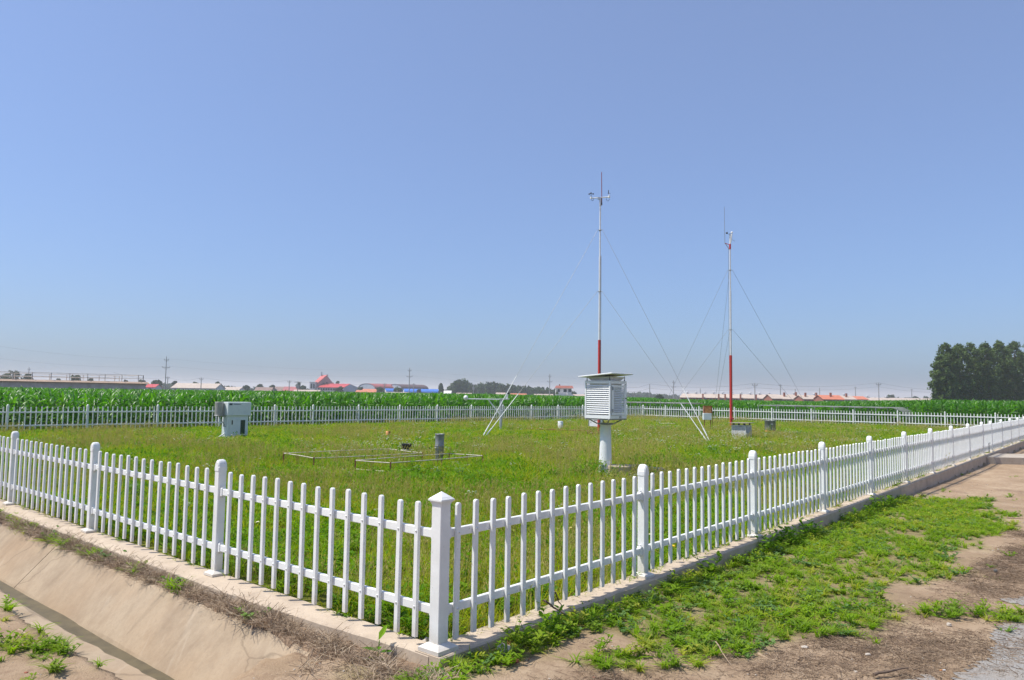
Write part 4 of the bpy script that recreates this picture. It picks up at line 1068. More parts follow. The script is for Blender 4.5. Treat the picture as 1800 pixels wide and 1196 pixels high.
# ------------------------------------------------------------------ gravel and debris
def rock_mesh(s_, seed, mat, sub=1):
    import bmesh
    bm = bmesh.new(); bmesh.ops.create_icosphere(bm, subdivisions=sub, radius=1); r = random.Random(seed)
    for v in bm.verts: v.co = Vector((v.co.x * s_[0], v.co.y * s_[1], v.co.z * s_[2])) * r.uniform(.72, 1.18)
    me = bpy.data.meshes.new('rock'); bm.to_mesh(me); bm.free(); me.materials.append(mat); return me
PEB = [rock_mesh((1, .8, .5), i, m_) for i, m_ in enumerate((STONE, STONED, STONE, BRICKR))]
n = 34000; x = rng.uniform(-7, 16, n); y = rng.uniform(3.5, 18, n); tl_, nl_ = tn(x, y, 'L'); tr_, nr_ = tn(x, y, 'R'); d = sdist(x, y, PX)
k = (((nl_ > 1.62) & (nr_ < 3)) | ((nr_ > .2) & (d < 0)) | ((nl_ > .25) & (nl_ < .9) & (tl_ < .9) & (tl_ > -.4))) & (rng.random(n) < .30); x, y = x[k], y[k]; n = len(x)
s_ = .004 + .010 * rng.random(n) ** 3 + .010 * (rng.random(n) < .02)
scatter('pebbles', PEB, np.stack([x, y, gz(x, y) + .002], 1), rng.uniform(0, 6.28, n), s_, rng.choice([0, 0, 0, 2, 2, 1, 3], n), 'small pebbles and grit strewn over the bare dirt')
for (px, py, s3, mt, cat, nm, lab) in (
    (748, 1155, (.055, .04, .045), STONE, 'stone', 'stone', 'jagged pale stone leaning on the kerb corner below the corner post'),
    (741, 1150, (.03, .025, .03), STONED, 'stone', 'stone', 'small dark stone left of the jagged pale stone at the kerb corner'),
    (688, 1161, (.045, .035, .03), STONED, 'stone', 'stone', 'flat dark stone in the dry weeds left of the kerb corner'),
    (630, 1141, (.028, .022, .02), STONED, 'stone', 'stone', 'dark lump in the dead weeds beside the leafy sprout'),
    (885, 1166, (.055, .05, .05), STONE, 'rubble', 'rubble', 'broken pale rubble lump with reddish chips among the verge grass'),
    (905, 1178, (.03, .03, .02), BRICKR, 'brick', 'brick_fragment', 'broken red brick fragment beside the pale rubble lump'),
    (896, 1147, (.022, .02, .018), BRICKR, 'stone', 'stone', 'small reddish stone above the pale rubble lump'),
    (728, 1152, (.08, .05, .025), BRICKR, 'stone', 'stone', 'brownish flat stone half buried by the kerb end'),
    (655, 1065, (.06, .05, .05), STONED, 'stone', 'stone', 'dark stone in the grass just behind the left fence pickets'),
    (678, 1144, (.10, .06, .015), SLABC, 'stone', 'stone', 'flat sandy coloured stone behind the leafy sprout'),
    (1526, 1150, (.022, .018, .014), STONE, 'stone', 'stone', 'rounded buff stone on the dirt before the straw mat'),
    (1415, 1135, (.03, .018, .012), STONE, 'stone', 'stone', 'long buff stone at the near edge of the verge'),
    (1668, 1095, (.020, .018, .014), STONE, 'stone', 'stone', 'pale pinkish stone by the isolated grass clump'),
    (1750, 1002, (.03, .02, .02), STONED, 'stone', 'stone', 'small bluish grey stone in the dry litter at the right')):
    p = gnd(px, py, -.12); z = float(gz(p.x, p.y)); me = rock_mesh(s3, px, mt, 2); o = link(nm, me, None, (p.x, p.y, max(z, -.14) + s3[2] * .45), U(0, 3)); tag(o, lab, cat)
for (p0, p1, z0, z1, r_, mt, lab) in (
    ((955, 1055), (1012, 1094), .10, -.05, .009, TWIGD, 'dark brown stick leaning over the right kerb'),
    ((975, 1040), (990, 1075), .2, -.02, .005, TWIGD, 'thin brown twig crossing the dark stick on the right kerb'),
    ((1536, 1186), (1595, 1174), -.10, -.09, .010, TWIGD, 'brown branch lying on the dirt at the lower right'),
    ((1333, 1150), (1358, 1163), -.11, -.12, .011, TWIG, 'pale dry stalk lying on dirt left of the long buff stone'),
    ((1258, 1128), (1292, 1180), -.02, -.12, .004, TWIG, 'thin dry stem slanting over the lower edge of the verge'),
    ((33, 1108), (60, 1124), -.10, -.11, .012, TWIG, 'pale root piece lying on the sand at the lower left'),
    ((1770, 910), (1800, 912), -.2, -.2, .012, TWIG, 'pale dry stalk on the dirt near the right edge')):
    a = gnd(*p0, z0 if z0 > -.15 else -.12); c_ = gnd(*p1, z1 if z1 > -.15 else -.12)
    b = MB(); k = 6; prev = a; 
    for i in range(1, k + 1):
        q = a + (c_ - a) * (i / k) + Vector((U(-1, 1), U(-1, 1), U(-.5, .5))) * (a - c_).length * .02; b.tube(prev, q, r_ * (1.1 - .6 * (i - 1) / k), r_ * (1.1 - .6 * i / k), n=6); prev = q
    o = b.build('stick', mt); tag(o, lab, 'stick')
p = gnd(1652, 1174, -.115); b = MB(); b.tube((0, 0, 0), (.018, .003, 0), .004, n=8, mi=1); b.tube((.018, .003, 0), (.040, .006, 0), .0038, n=8); tag(b.build('cigarette_butt', [WHITE, ORANGE], None, (p.x, p.y, float(gz(p.x, p.y)) + .012)), 'white cigarette butt with orange filter on the straw at lower right', 'cigarette butt')
# single leafy sprout by the kerb corner
p = gnd(663, 1172, -.13); s_ = thing('leafy_sprout', 'upright leafy green sprout on the bare earth left of the corner post', 'plant', (p.x, p.y, -.13))
pb = PB(); pb.stick((0, 0, 0), (.01, 0, .17), .004); pb.out('t', [G3]); link('stem', pb.out('stem', [G3]), s_)
for (a, z, L) in ((2.9, .10, .10), (.1, .09, .08), (1.2, .17, .11), (-1.4, .13, .07), (3.6, .05, .08), (-.4, .04, .07), (1.9, .02, .08)):
    pb = PB(); pb.leaf((.005, 0, z), (math.cos(a), math.sin(a), .8 if z > .15 else .15), (0, -.1, 1), L * 1.25, .045); link('leaf', pb.out('leaf', [G3]), s_)
# ------------------------------------------------------------------ maize
MZ = M_leaf('maize_leaf', [(.045, .15, .012), (.065, .19, .014), (.04, .125, .012), (.12, .28, .015)], .36, .38, .42, tcol=(1.5, 1.9, .4))
MZS = M_leaf('maize_stalk', [(.10, .17, .04), (.13, .19, .05)], .1, .5, .3)
def maize(h, seed, segs=6, nl=11, p=None, ox=0, oy=0, fold=True, wid=.085):
    r = random.Random(seed); p = p or PB(); a0 = r.uniform(0, 6.28)
    hs = h * .80; k = len(p.v)
    p.stick((ox, oy, 0), (ox + .02, oy, hs), .013 if fold else .02, 1)
    for i in range(nl):
        t = (i + 1) / nl; z = hs * (.10 + .88 * t); a = a0 + math.pi * i + r.uniform(-.5, .5)
        L = (.55 + .40 * math.sin(math.pi * min(1, t * 1.05))) * r.uniform(.8, 1.15); up0 = r.uniform(.75, 1.25) + (.35 if t > .8 else 0)
        dx, dy = math.cos(a), math.sin(a); px_, py_ = -dy, dx; x, y, zz = ox, oy, z; th = up0; pts = []
        bend = r.uniform(1.3, 2.6) * (1.1 - .45 * t); tw = r.uniform(-.9, .9)
        for q in range(segs + 1):
            u = q / segs; w_ = wid * (math.sin(math.pi * min(1, .18 + u * .82)) ** .7) * .5 if q < segs else .002
            pts.append((x, y, zz, w_, u)); x += dx * math.cos(th) * L / segs; y += dy * math.cos(th) * L / segs; zz += math.sin(th) * L / segs; th -= bend / segs
            zz = max(zz, .05)
        k = len(p.v)
        for (x, y, zz, w_, u) in pts:
            c_, s_ = math.cos(tw * u), math.sin(tw * u); f_ = .35 * w_
            p.v.append((x - px_ * w_ * c_, y - py_ * w_ * c_, zz + f_ - w_ * s_))
            if fold: p.v.append((x, y, zz - f_ * .6))
            p.v.append((x + px_ * w_ * c_, y + py_ * w_ * c_, zz + f_ + w_ * s_))
        m_ = 3 if fold else 2
        for q in range(segs):
            for e_ in range(m_ - 1): p.f.append((k + q * m_ + e_, k + q * m_ + e_ + 1, k + (q + 1) * m_ + e_ + 1, k + (q + 1) * m_ + e_)); p.m.append(0)
    return p
MAIZE = [maize(1.62 + .06 * (i % 3), i + 1).out('maize_plant', [MZ, MZS]) for i in range(6)]
for me in MAIZE: me.polygons.foreach_set('use_smooth', [True] * len(me.polygons))
def clump(seed, n, R_):
    p = PB(); r = random.Random(seed)
    for i in range(n): maize(1.66, seed * 31 + i, 4, 7, p, r.uniform(-R_, R_), r.uniform(-R_, R_), False, .11)
    return p.out('maize_clump', [MZ, MZS])
CLUMP = [clump(i + 50, 8, 1.0) for i in range(4)]
def side_of(a, d, n, x, y): return (x - a[0]) * d[0] + (y - a[1]) * d[1], (x - a[0]) * n[0] + (y - a[1]) * n[1]
FR = []   # front rows, one thing per plant
rows = []
for r_i in range(0, 44):
    off_ = .75 + .66 * r_i
    for k_ in range(int(66 / .31)):
        t = -8 + .31 * k_ + U(-.05, .05); q = FC + dB * t + nB * (off_ + U(-.06, .06)); rows.append((q[0], q[1], r_i, t, 0))
for r_i in range(0, 34):
    off_ = 1.0 + .66 * r_i
    for k_ in range(int(46 / .31)):
        t = -2 + .31 * k_ + U(-.05, .05); q = FC + dQ * t + nQ * (off_ + U(-.06, .06)); tb, nb_ = side_of(FC, dB, nB, q[0], q[1])
        if nb_ > .3 and tb > -8: continue
        rows.append((q[0], q[1], r_i, t, 1))
rows = np.array(rows); 
vis = (np.abs(rows[:, 0]) < rows[:, 1] * .74 + 2)
# openings under the nets behind the right fence
t1, n1 = side_of(FC, dQ, nQ, rows[:, 0], rows[:, 1])
net = ((t1 > 8.3) & (t1 < 18.7) & (n1 > .3) & (n1 < 7.5)) | ((t1 > -3.5) & (t1 < 3.5) & (n1 > .3) & (n1 < 6.5))
tbb, nbb = side_of(FC, dB, nB, rows[:, 0], rows[:, 1])
net |= (tbb < 7) & (nbb < 2.2) & (tbb > -4)
# reservoir footprint on the left
rows = rows[vis & ~net]
hgt = .93 + .10 * fbm(rows[:, 0], rows[:, 1], .25, 5) + rng.normal(0, .035, len(rows)); hgt = np.where(rows[:, 4] == 1, hgt * np.clip(.92 + (rows[:, 3] - 4) * .010, .9, 1.10), hgt)
def mfac(x, y): return np.interp(x / np.maximum(y, 1), [-.7, -.45, -.1, .05, .22, .40, .56, .7], [.95, .96, 1, .97, .84, .82, 1.03, 1.06])
hgt = np.where(rows[:, 4] == 1, .96 + .08 * fbm(rows[:, 0], rows[:, 1], .25, 5) + rng.normal(0, .035, len(rows)), hgt) * mfac(rows[:, 0], rows[:, 1])
front = np.where((rows[:, 4] == 0) & (rows[:, 2] == 0) & (rows[:, 3] > 3))[0]
front2 = np.where((rows[:, 4] == 1) & (rows[:, 2] == 0))[0]
f2 = np.where((rows[:, 4] == 0) & (rows[:, 2] == 1) & (rows[:, 3] > 25))[0]
def dist(i): return np.hypot(rows[i, 0], rows[i, 1])
sel = np.concatenate([front, f2, front2]); sel = sel[np.argsort(dist(sel))][:290]
selset = np.zeros(len(rows), bool); selset[sel] = True
for j in sel:
    x_, y_, ri, t_, sd_ = rows[j]; o = link('maize_plant', MAIZE[random.randrange(6)], None, (x_, y_, -.12), U(0, 6.28)); o.scale = (1, 1, float(hgt[j])); o.rotation_euler.x = random.gauss(0, .05); o.rotation_euler.y = random.gauss(0, .05)
    tag(o, 'tall green maize plant in the front rows right behind the white back fences', 'maize', 'maize plants in the front rows behind the back fences')
rs = rows[~selset]; hs = hgt[~selset]; n = len(rs)
scatter('maize_field', MAIZE, np.stack([rs[:, 0], rs[:, 1], np.full(n, -.12)], 1), rng.uniform(0, 6.28, n), np.stack([np.ones(n), np.ones(n), hs], 1), rng.integers(0, 6, n), 'dense dark green maize field filling the land behind the fences', None, tiltv=rng.normal(0, .05, (n, 2)))
# farther maize as clumps
n = 60000; yv = 30 + 330 * rng.random(n) ** 1.7; xv = (rng.random(n) * 2 - 1) * yv * .78
tb, nb_ = side_of(FC, dB, nB, xv, yv); tq, nq_ = side_of(FC, dQ, nQ, xv, yv)
k = ((nb_ > 29) & (tb < 47.5)) | ((nq_ > 23) & (tq < 46)) | ((nb_ > 0) & (tb > 58)) | ((tb < -8) & (nq_ > 23)) | ((nb_ > 29))
k &= ((nb_ > 29) | (tb < -8)) & ((nq_ > 23) | (nb_ > 29)) & ~inside_plot(xv, yv)
k &= ~((xv < -42) & (yv > 94) & (yv < 200) & (xv < -.43 * yv)) & (rng.random(n) < np.clip(1.0 - yv / 500, .2, 1))
k &= (xv < 200 * .55) | (yv < 165)
k &= ~((xv / yv > .19) & (xv / yv < .50) & (yv > 120))
xv, yv = xv[k], yv[k]; n = len(xv); print('clumps', n)
scatter('maize_field', CLUMP, np.stack([xv, yv, np.full(n, -.14)], 1), rng.uniform(0, 6.28, n), np.stack([np.full(n, 1.2), np.full(n, 1.2), (.98 + .10 * fbm(xv, yv, .05, 3)) * mfac(xv, yv)], 1), rng.integers(0, 4, n), 'far part of the maize field reaching to the village buildings', None)
n = 1500; t = rng.uniform(-8, 47, n); o_ = rng.uniform(.2, .7, n); X = FC[0] + dB[0] * t + nB[0] * o_; Y = FC[1] + dB[1] * t + nB[1] * o_
scatter('leafy_weeds', WD + VG[:2], np.stack([X, Y, np.full(n, -.12)], 1), rng.uniform(0, 6.28, n), rng.uniform(.8, 1.6, n), rng.integers(0, 5, n), 'weeds growing along the outer foot of the back left fence', None)
n = 900; t = rng.uniform(-1, 26, n); o_ = rng.uniform(.2, 1.6, n); X = FC[0] + dQ[0] * t + nQ[0] * o_; Y = FC[1] + dQ[1] * t + nQ[1] * o_
scatter('leafy_weeds', WD + VG[:2], np.stack([X, Y, np.full(n, -.12)], 1), rng.uniform(0, 6.28, n), rng.uniform(.8, 1.8, n), rng.integers(0, 5, n), 'pale weeds and seedlings under the nets beyond the back right fence', None)

# ------------------------------------------------------------------ shade nets
def m_net():
    m, n, b = newmat('grey_net'); b.inputs['Base Color'].default_value = (.22, .22, .205, 1); b.inputs['Roughness'].default_value = .9
    tr = n.nodes.new('ShaderNodeBsdfTransparent'); ms = n.nodes.new('ShaderNodeMixShader'); nz = noise(n, 3, 3, .6, 'World')
    f = ramp(n, nz, [(.35, .25), (.65, .5)]); n.links.new(f, ms.inputs[0]); n.links.new(b.outputs[0], ms.inputs[1]); n.links.new(tr.outputs[0], ms.inputs[2]); n.links.new(ms.outputs[0], n.nodes['Material Output'].inputs[0]); return m
NET = m_net()
def shade_net(label, t0, t1, n0, n1, h, drape):
    o0 = FC + dQ * t0 + nQ * n0; r = thing('shade_net', label, 'net', (o0[0], o0[1], -.1), math.atan2(dQ[1], dQ[0])); L = t1 - t0; W = n1 - n0
    k, m_ = 28, 10; vs = []; nx_ = L / 7
    for i in range(k + 1):
        for j in range(m_ + 1):
            u, v = i / k, j / m_; ph_ = (u * 7) % 1; sag = -.10 * math.sin(math.pi * ph_) * (.4 + .6 * math.sin(math.pi * v)) - .03 * random.random()
            z = h + sag; xx = L * u; yy = W * v
            if drape and u > .90: z = h - (u - .90) / .10 * (h - .25) * .9; xx = L * (.90 + (u - .9) * .6 + .03)
            vs.append((xx, yy, z))
    b = MB(); b.add(vs, [(i * (m_ + 1) + j, (i + 1) * (m_ + 1) + j, (i + 1) * (m_ + 1) + j + 1, i * (m_ + 1) + j + 1) for i in range(k) for j in range(m_)], 0, True); b.build('net_sheet', NET, r)
    for i in range(8):
        for j in (0, 1):
            b = MB(); b.tube((L * i / 7 * .92, W * j, 0), (L * i / 7 * .92, W * j, h - .02), .025, n=6); b.build('pole', STEELD, r)
    for j in (0, .5, 1):
        b = MB(); b.tube((0, W * j, h - .03), (L * .9, W * j, h - .03), .008, n=5); b.build('wire', STEELD, r)
shade_net('low flat grey shade net behind the back right fence, draped at its right end', 8.6, 18.4, .9, 6.5, 1.33, True)
shade_net('low grey shade net behind the far corner of the white fences', -3.2, 3.3, .9, 6.0, 1.36, False)

# ------------------------------------------------------------------ trees
def crown_mesh(name, lobes, nleaf, ls, mat, seed, depth=.45):
    """leaf sprays through the outer part of many lobes; each lobe (x,y,z,rx,ry,rz)"""
    r = np.random.default_rng(seed); lob = np.array(lobes); vol = (lob[:, 3] * lob[:, 4] + lob[:, 4] * lob[:, 5] + lob[:, 3] * lob[:, 5]); which = r.choice(len(lob), nleaf, p=vol / vol.sum())
    d = r.normal(size=(nleaf, 3)); d /= np.linalg.norm(d, axis=1)[:, None]; rr = (1 - depth * r.random(nleaf) ** 1.6) * (1 + .17 * r.normal(size=nleaf))
    P = lob[which, :3] + d * lob[which, 3:] * rr[:, None]
    nn = d + r.normal(size=(nleaf, 3)) * .7; nn /= np.linalg.norm(nn, axis=1)[:, None]
    u = np.cross(nn, r.normal(size=(nleaf, 3))); u /= np.linalg.norm(u, axis=1)[:, None]; v = np.cross(nn, u); s_ = ls * r.uniform(.6, 1.35, nleaf)[:, None]
    V = np.stack([P - u * s_, P - v * s_ * .55, P + u * s_, P + v * s_ * .55], 1).reshape(-1, 3)
    me = bpy.data.meshes.new(name); me.vertices.add(len(V)); me.vertices.foreach_set('co', V.ravel().astype(np.float32)); me.loops.add(len(V)); me.loops.foreach_set('vertex_index', np.arange(len(V), dtype=np.int32)); me.polygons.add(nleaf); me.polygons.foreach_set('loop_start', np.arange(0, len(V), 4, dtype=np.int32)); me.materials.append(mat); me.update(calc_edges=True); return me
def M_tree(name, a, c_, sc_=.8):
    m, n, b = newmat(name); f = noise(n, sc_, 3, .7, 'World'); col = ramp(n, f, [(.35, a), (.65, c_)]); n.links.new(col, b.inputs['Base Color']); b.inputs['Roughness'].default_value = .6; b.inputs['Specular IOR Level'].default_value = .08
    t = n.nodes.new('ShaderNodeBsdfTranslucent'); n.links.new(col, t.inputs[0]); ms = n.nodes.new('ShaderNodeMixShader'); ms.inputs[0].default_value = .25; n.links.new(b.outputs[0], ms.inputs[1]); n.links.new(t.outputs[0], ms.inputs[2]); n.links.new(ms.outputs[0], n.nodes['Material Output'].inputs[0]); return m
POP = M_tree('poplar_leaf', (.05, .09, .024), (.14, .20, .055)); FART = M_tree('far_tree_leaf', (.03, .055, .022), (.07, .11, .04), .15); BARK = M_('bark', (.13, .105, .08), .9, .3, 6)
def limbs(h, r_, seed, spread, z0=.25, n=9):
    rr = random.Random(seed); b = MB(); pts = [(0, 0, -.2)]; 
    for i in range(1, 6): pts.append((pts[-1][0] + rr.uniform(-.02, .02) * h, pts[-1][1] + rr.uniform(-.02, .02) * h, h * .92 * i / 5))
    for i in range(5): b.tube(pts[i], pts[i + 1], r_ * (1 - .17 * i), r_ * (1 - .17 * (i + 1)), n=8)
    for i in range(n):
        t = z0 + (.9 - z0) * i / n; k = min(4, int(t / .92 * 5)); f_ = t * h / (h * .92 / 5) - k; p0_ = Vector(pts[k]).lerp(Vector(pts[k + 1]), min(1, f_)); a = i * 2.4 + rr.uniform(-.4, .4); L = spread * rr.uniform(.6, 1.0) * (1.1 - t * .6)
        p1_ = p0_ + Vector((math.cos(a) * L, math.sin(a) * L, L * rr.uniform(.7, 1.3))); b.tube(p0_, p1_, r_ * .32 * (1.1 - t), r_ * .08, n=5)
    return b
def poplar_lobes(h, w_, seed, base=.10):
    r = random.Random(seed); L = []
    for i in range(88):
        t = base + (1 - base) * (i / 87) ** .9; prof = w_ * min(.62 + t * .9, (max(0, 1 - t) * 4.2) ** .5, 1.0); a = r.uniform(0, 6.28); q = prof * r.uniform(.25, .95)
        s_ = r.uniform(.10, .20) * w_ * (1.25 - .5 * t); L.append((math.cos(a) * q, math.sin(a) * q, t * h * .96, s_ * 1.5, s_ * 1.5, s_ * 2.0))
    return L
def tree(name, label, loc, h, w_, mat, seed, nleaf, ls, kind='poplar', group=None, cat='tree'):
    r = thing(name, label, cat, loc, U(0, 6.28), group); 
    if kind == 'poplar': lob = poplar_lobes(h, w_, seed)
    else:
        rr = random.Random(seed); lob = []
        for i in range(26):
            a = rr.uniform(0, 6.28); q = w_ * math.sqrt(rr.random()) * .75; t = rr.uniform(.28, .95); q *= math.sin(math.pi * min(1, .12 + t * .8)) ** .5
            s_ = w_ * rr.uniform(.22, .40); lob.append((math.cos(a) * q, math.sin(a) * q, t * h * .92, s_, s_, s_ * .8))
    limbs(h, h * .016, seed, w_ * .8).build('trunk', BARK, r)
    link('crown', crown_mesh('crown', lob, nleaf, ls, mat, seed), r); return r
# poplar row at the right (px, distance, height)
Pl = [(1664, 166, 15.0, 3.0), (1686, 169, 15.0, 3.0), (1709, 172, 15.5, 3.1), (1736, 175, 15.9, 3.1), (1759, 178, 16.7, 3.0), (1786, 181, 17.0, 3.2), (1815, 184, 17.4, 3.1), (1850, 188, 16.3, 2.9), (1880, 190, 16.4, 2.9)]
plab = ['dense dark poplar at the left end of the poplar row', 'dark poplar second from the left end of the row', 'dark poplar third from the left end of the row', 'tall dark poplar in the middle of the visible row', 'dark poplar next to the tallest one at the right edge', 'tallest dark poplar at the right edge of the photo', 'dark poplar cut by the right edge of the photo', 'dark poplar beyond the right edge', 'dark poplar farther beyond the right edge']
for i, (px, Y, h, w_) in enumerate(Pl):
    if i > 6: continue
    p = at(px, Y, z=-.1); tree('poplar_tree', plab[i], tuple(p), h, w_, POP, 100 + i, 9000, .24, group='poplars in the dense row at the right')
p = at(1655, 165, z=-.1); tree('poplar_tree', 'lower bushy dark poplar at the outermost left flank of the row', tuple(p), 12.2, 2.4, POP, 140, 6500, .24, group='poplars in the dense row at the right')
for j, (px, Y, h, w_) in enumerate(((1672, 176, 14.0, 2.6), (1722, 182, 14.6, 2.6), (1772, 188, 16, 2.8))):
    p = at(px, Y, z=-.1); tree('poplar_tree', 'dark poplar of the second rank filling the row behind its %s' % ('left end', 'middle', 'right end')[j], tuple(p), h, w_, POP, 150 + j, 8000, .26, group='poplars in the dense row at the right')
# single distant trees: px, top row, distance, half width px, kind
def ztop(px, py, Y): return at(px, Y, py=py).z + .1
singles = [(22, 650, 330, 17, 'round', 'round grey green tree behind the railing at the left edge'), (8, 655, 340, 12, 'round', 'tree at the very left edge behind the railing'), (47, 655, 330, 9, 'round', 'rounded tree just right of the leftmost trees behind the railing'), (132, 656, 300, 10, 'round', 'single rounded tree behind the middle of the railing'), (158, 664, 420, 6, 'round', 'small low tree right of the single rounded tree behind the railing'), (103, 665, 420, 5, 'round', 'tiny low tree left of the single rounded tree'), (221, 666, 420, 5, 'round', 'tiny tree near the right end of the railing'),
    (250, 667, 400, 8, 'round', 'tree above the end of the concrete reservoir'), (275, 667, 400, 11, 'round', 'bushy tree left of the tall power pole'), (306, 668, 420, 6, 'round', 'small tree right of the tall power pole'), (343, 671, 430, 8, 'round', 'tree peeking over the long pale shed roof'), (382, 671, 430, 8, 'round', 'tree between the two pale shed roofs'), (401, 678, 420, 5, 'round', 'small dark tree over the short pale roof'), (433, 676, 420, 6, 'round', 'dark rounded tree right of the short pale roof'), (458, 675, 500, 8, 'round', 'tree at the left end of the brown roofed village'), (478, 677, 500, 6, 'round', 'low tree among the brown roofed houses'), (524, 671, 500, 5, 'round', 'upright tree between brown roofs and the church'), (533, 678, 500, 6, 'round', 'low tree just left of the church front'),
    (593, 668, 560, 6, 'round', 'tree rising behind the red roof of the church hall'), (596, 680, 470, 9, 'round', 'grey green bush in front of the church hall'), (634, 680, 500, 6, 'round', 'tree between the church hall and the orange roof'), (668, 681, 450, 8, 'round', 'grey green tree before the barrel roofed hall'), (700, 681, 450, 10, 'round', 'wide grey green tree before the blue roofs'), (736, 684, 450, 4, 'round', 'small tree in front of the long blue roof'), (775, 674, 450, 4, 'poplar', 'narrow upright tree right of the blue roofs'), (803, 670, 520, 8, 'poplar', 'clump of taller trees at the left end of the far wood'), (815, 672, 520, 7, 'poplar', 'second taller tree at the left end of the far wood'), (791, 683, 520, 6, 'round', 'low tree left of the taller trees of the far wood'),
    (979, 687, 300, 6, 'conifer', 'dark small conifer beside the red roofed tower house'), (1158, 695, 350, 8, 'round', 'pale green bush beyond the maize right of the far wood'), (1566, 694, 600, 7, 'round', 'small distant tree over the pale roofs at the right'), (1610, 697, 650, 5, 'round', 'tiny distant tree left of the poplar row'), (1627, 697, 650, 6, 'round', 'low distant tree touching the left flank of the poplar row')]
for i, (px, py, Y, hw_, kd, lab) in enumerate(singles):
    p = at(px, Y, z=-.1); h = ztop(px, py, Y); W = hw_ / 1300 * Y
    if kd == 'conifer':
        r = thing('conifer_tree', lab, 'tree', tuple(p)); b = MB(); b.tube((0, 0, 0), (0, 0, h), .12, .03, n=6); b.build('trunk', BARK, r)
        lob = [(random.uniform(-.3, .3) * (1 - t), random.uniform(-.3, .3) * (1 - t), h * (.12 + .85 * t), W * (1.05 - t) , W * (1.05 - t), h * .09) for t in np.linspace(0, 1, 10)]; link('crown', crown_mesh('crown', lob, 2200, .22, POP, 900), r); continue
    tree('distant_tree', lab, tuple(p), h, W, FART, 200 + i, 1300, Y / 1300 * 1.7, 'poplar' if kd == 'poplar' else 'round')
# far woods that read as one mass
def wood(label, px0, px1, tops, Y, seed, ls=1.3, n=9000):
    lob = []; r = random.Random(seed)
    for i in range(int((px1 - px0) / 2.6)):
        px = px0 + (px1 - px0) * (i + r.random()) / int((px1 - px0) / 2.6); py = np.interp(px, [a for a, _ in tops], [c for _, c in tops]) + r.uniform(-1.2, 3.0); D = Y * r.uniform(.95, 1.1)
        zt_ = ztop(px, py, D); p = at(px, D, z=0); s_ = D / 1300 * r.uniform(3.0, 5.5)
        for q in (1, .62, .25): lob.append((p.x + r.uniform(-1, 1) * s_ * .4, p.y, zt_ * q - s_ * .5, s_, s_, max(1.2, zt_ * .3)))
    tag(link('far_wood', crown_mesh('far_wood', lob, n, ls, FART, seed)), label, None, None, 'stuff')
wood('hazy grey green wood on the horizon left of the tall mast', 784, 1012, [(784, 686), (800, 674), (815, 673), (830, 680), (850, 677), (880, 678), (905, 682), (950, 684), (980, 688), (1012, 689)], 560, 5, 1.3, 12000)
wood('hazy blue green wood on the horizon between the box and the brick shed', 1030, 1200, [(1030, 690), (1060, 689), (1100, 691), (1150, 693), (1200, 696)], 900, 6, 2.0, 7000)
wood('faint low trees on the horizon behind the village at the left', 250, 560, [(250, 676), (300, 677), (400, 681), (480, 683), (560, 684)], 700, 7, 1.6, 5000)
wood('faint low trees on the horizon behind the brick houses at the right', 1380, 1640, [(1380, 699), (1500, 701), (1560, 700), (1640, 701)], 900, 8, 2.0, 5000)
wood('faint horizon trees behind the blue roofed buildings', 620, 790, [(620, 686), (700, 688), (790, 689)], 760, 9, 1.6, 3500)

# ------------------------------------------------------------------ village buildings
def P_(c, rough=.8, name='render'): return M_(name, c, rough, .12, .6, 0, 0, 'World')
WALLW = P_((.66, .63, .60), .8, 'white_render'); WALLG = P_((.38, .41, .46), .8, 'grey_blue_sheet'); WALLP = P_((.40, .27, .26), .8, 'pinkish_render'); BRICK = P_((.30, .115, .075), .9, 'red_brick'); BRICKT = P_((.40, .28, .22), .9, 'tan_brick')
RRED = P_((.50, .06, .06), .5, 'bright_red_roof'); RPALE = P_((.46, .35, .29), .7, 'pale_pink_roof'); RORA = P_((.52, .17, .09), .7, 'orange_tile_roof'); RBRN = P_((.25, .16, .13), .8, 'brown_tile_roof'); RBLU = P_((.05, .17, .55), .5, 'blue_sheet_roof'); RDARK = P_((.12, .07, .07), .7, 'dark_red_brown_roof'); RMAR = P_((.36, .10, .10), .7, 'maroon_roof'); WIN = M_('dark_window_glass', (.03, .04, .05), .2, .1, 3); CONC = m_concrete('grey_concrete_wall', (.56, .53, .48), (.36, .34, .31), (.46, .42, .37), .5, .2); TAN = P_((.58, .40, .27), .8, 'tan_coping'); SHEDR = P_((.46, .37, .30), .7, 'pale_shed_roof')
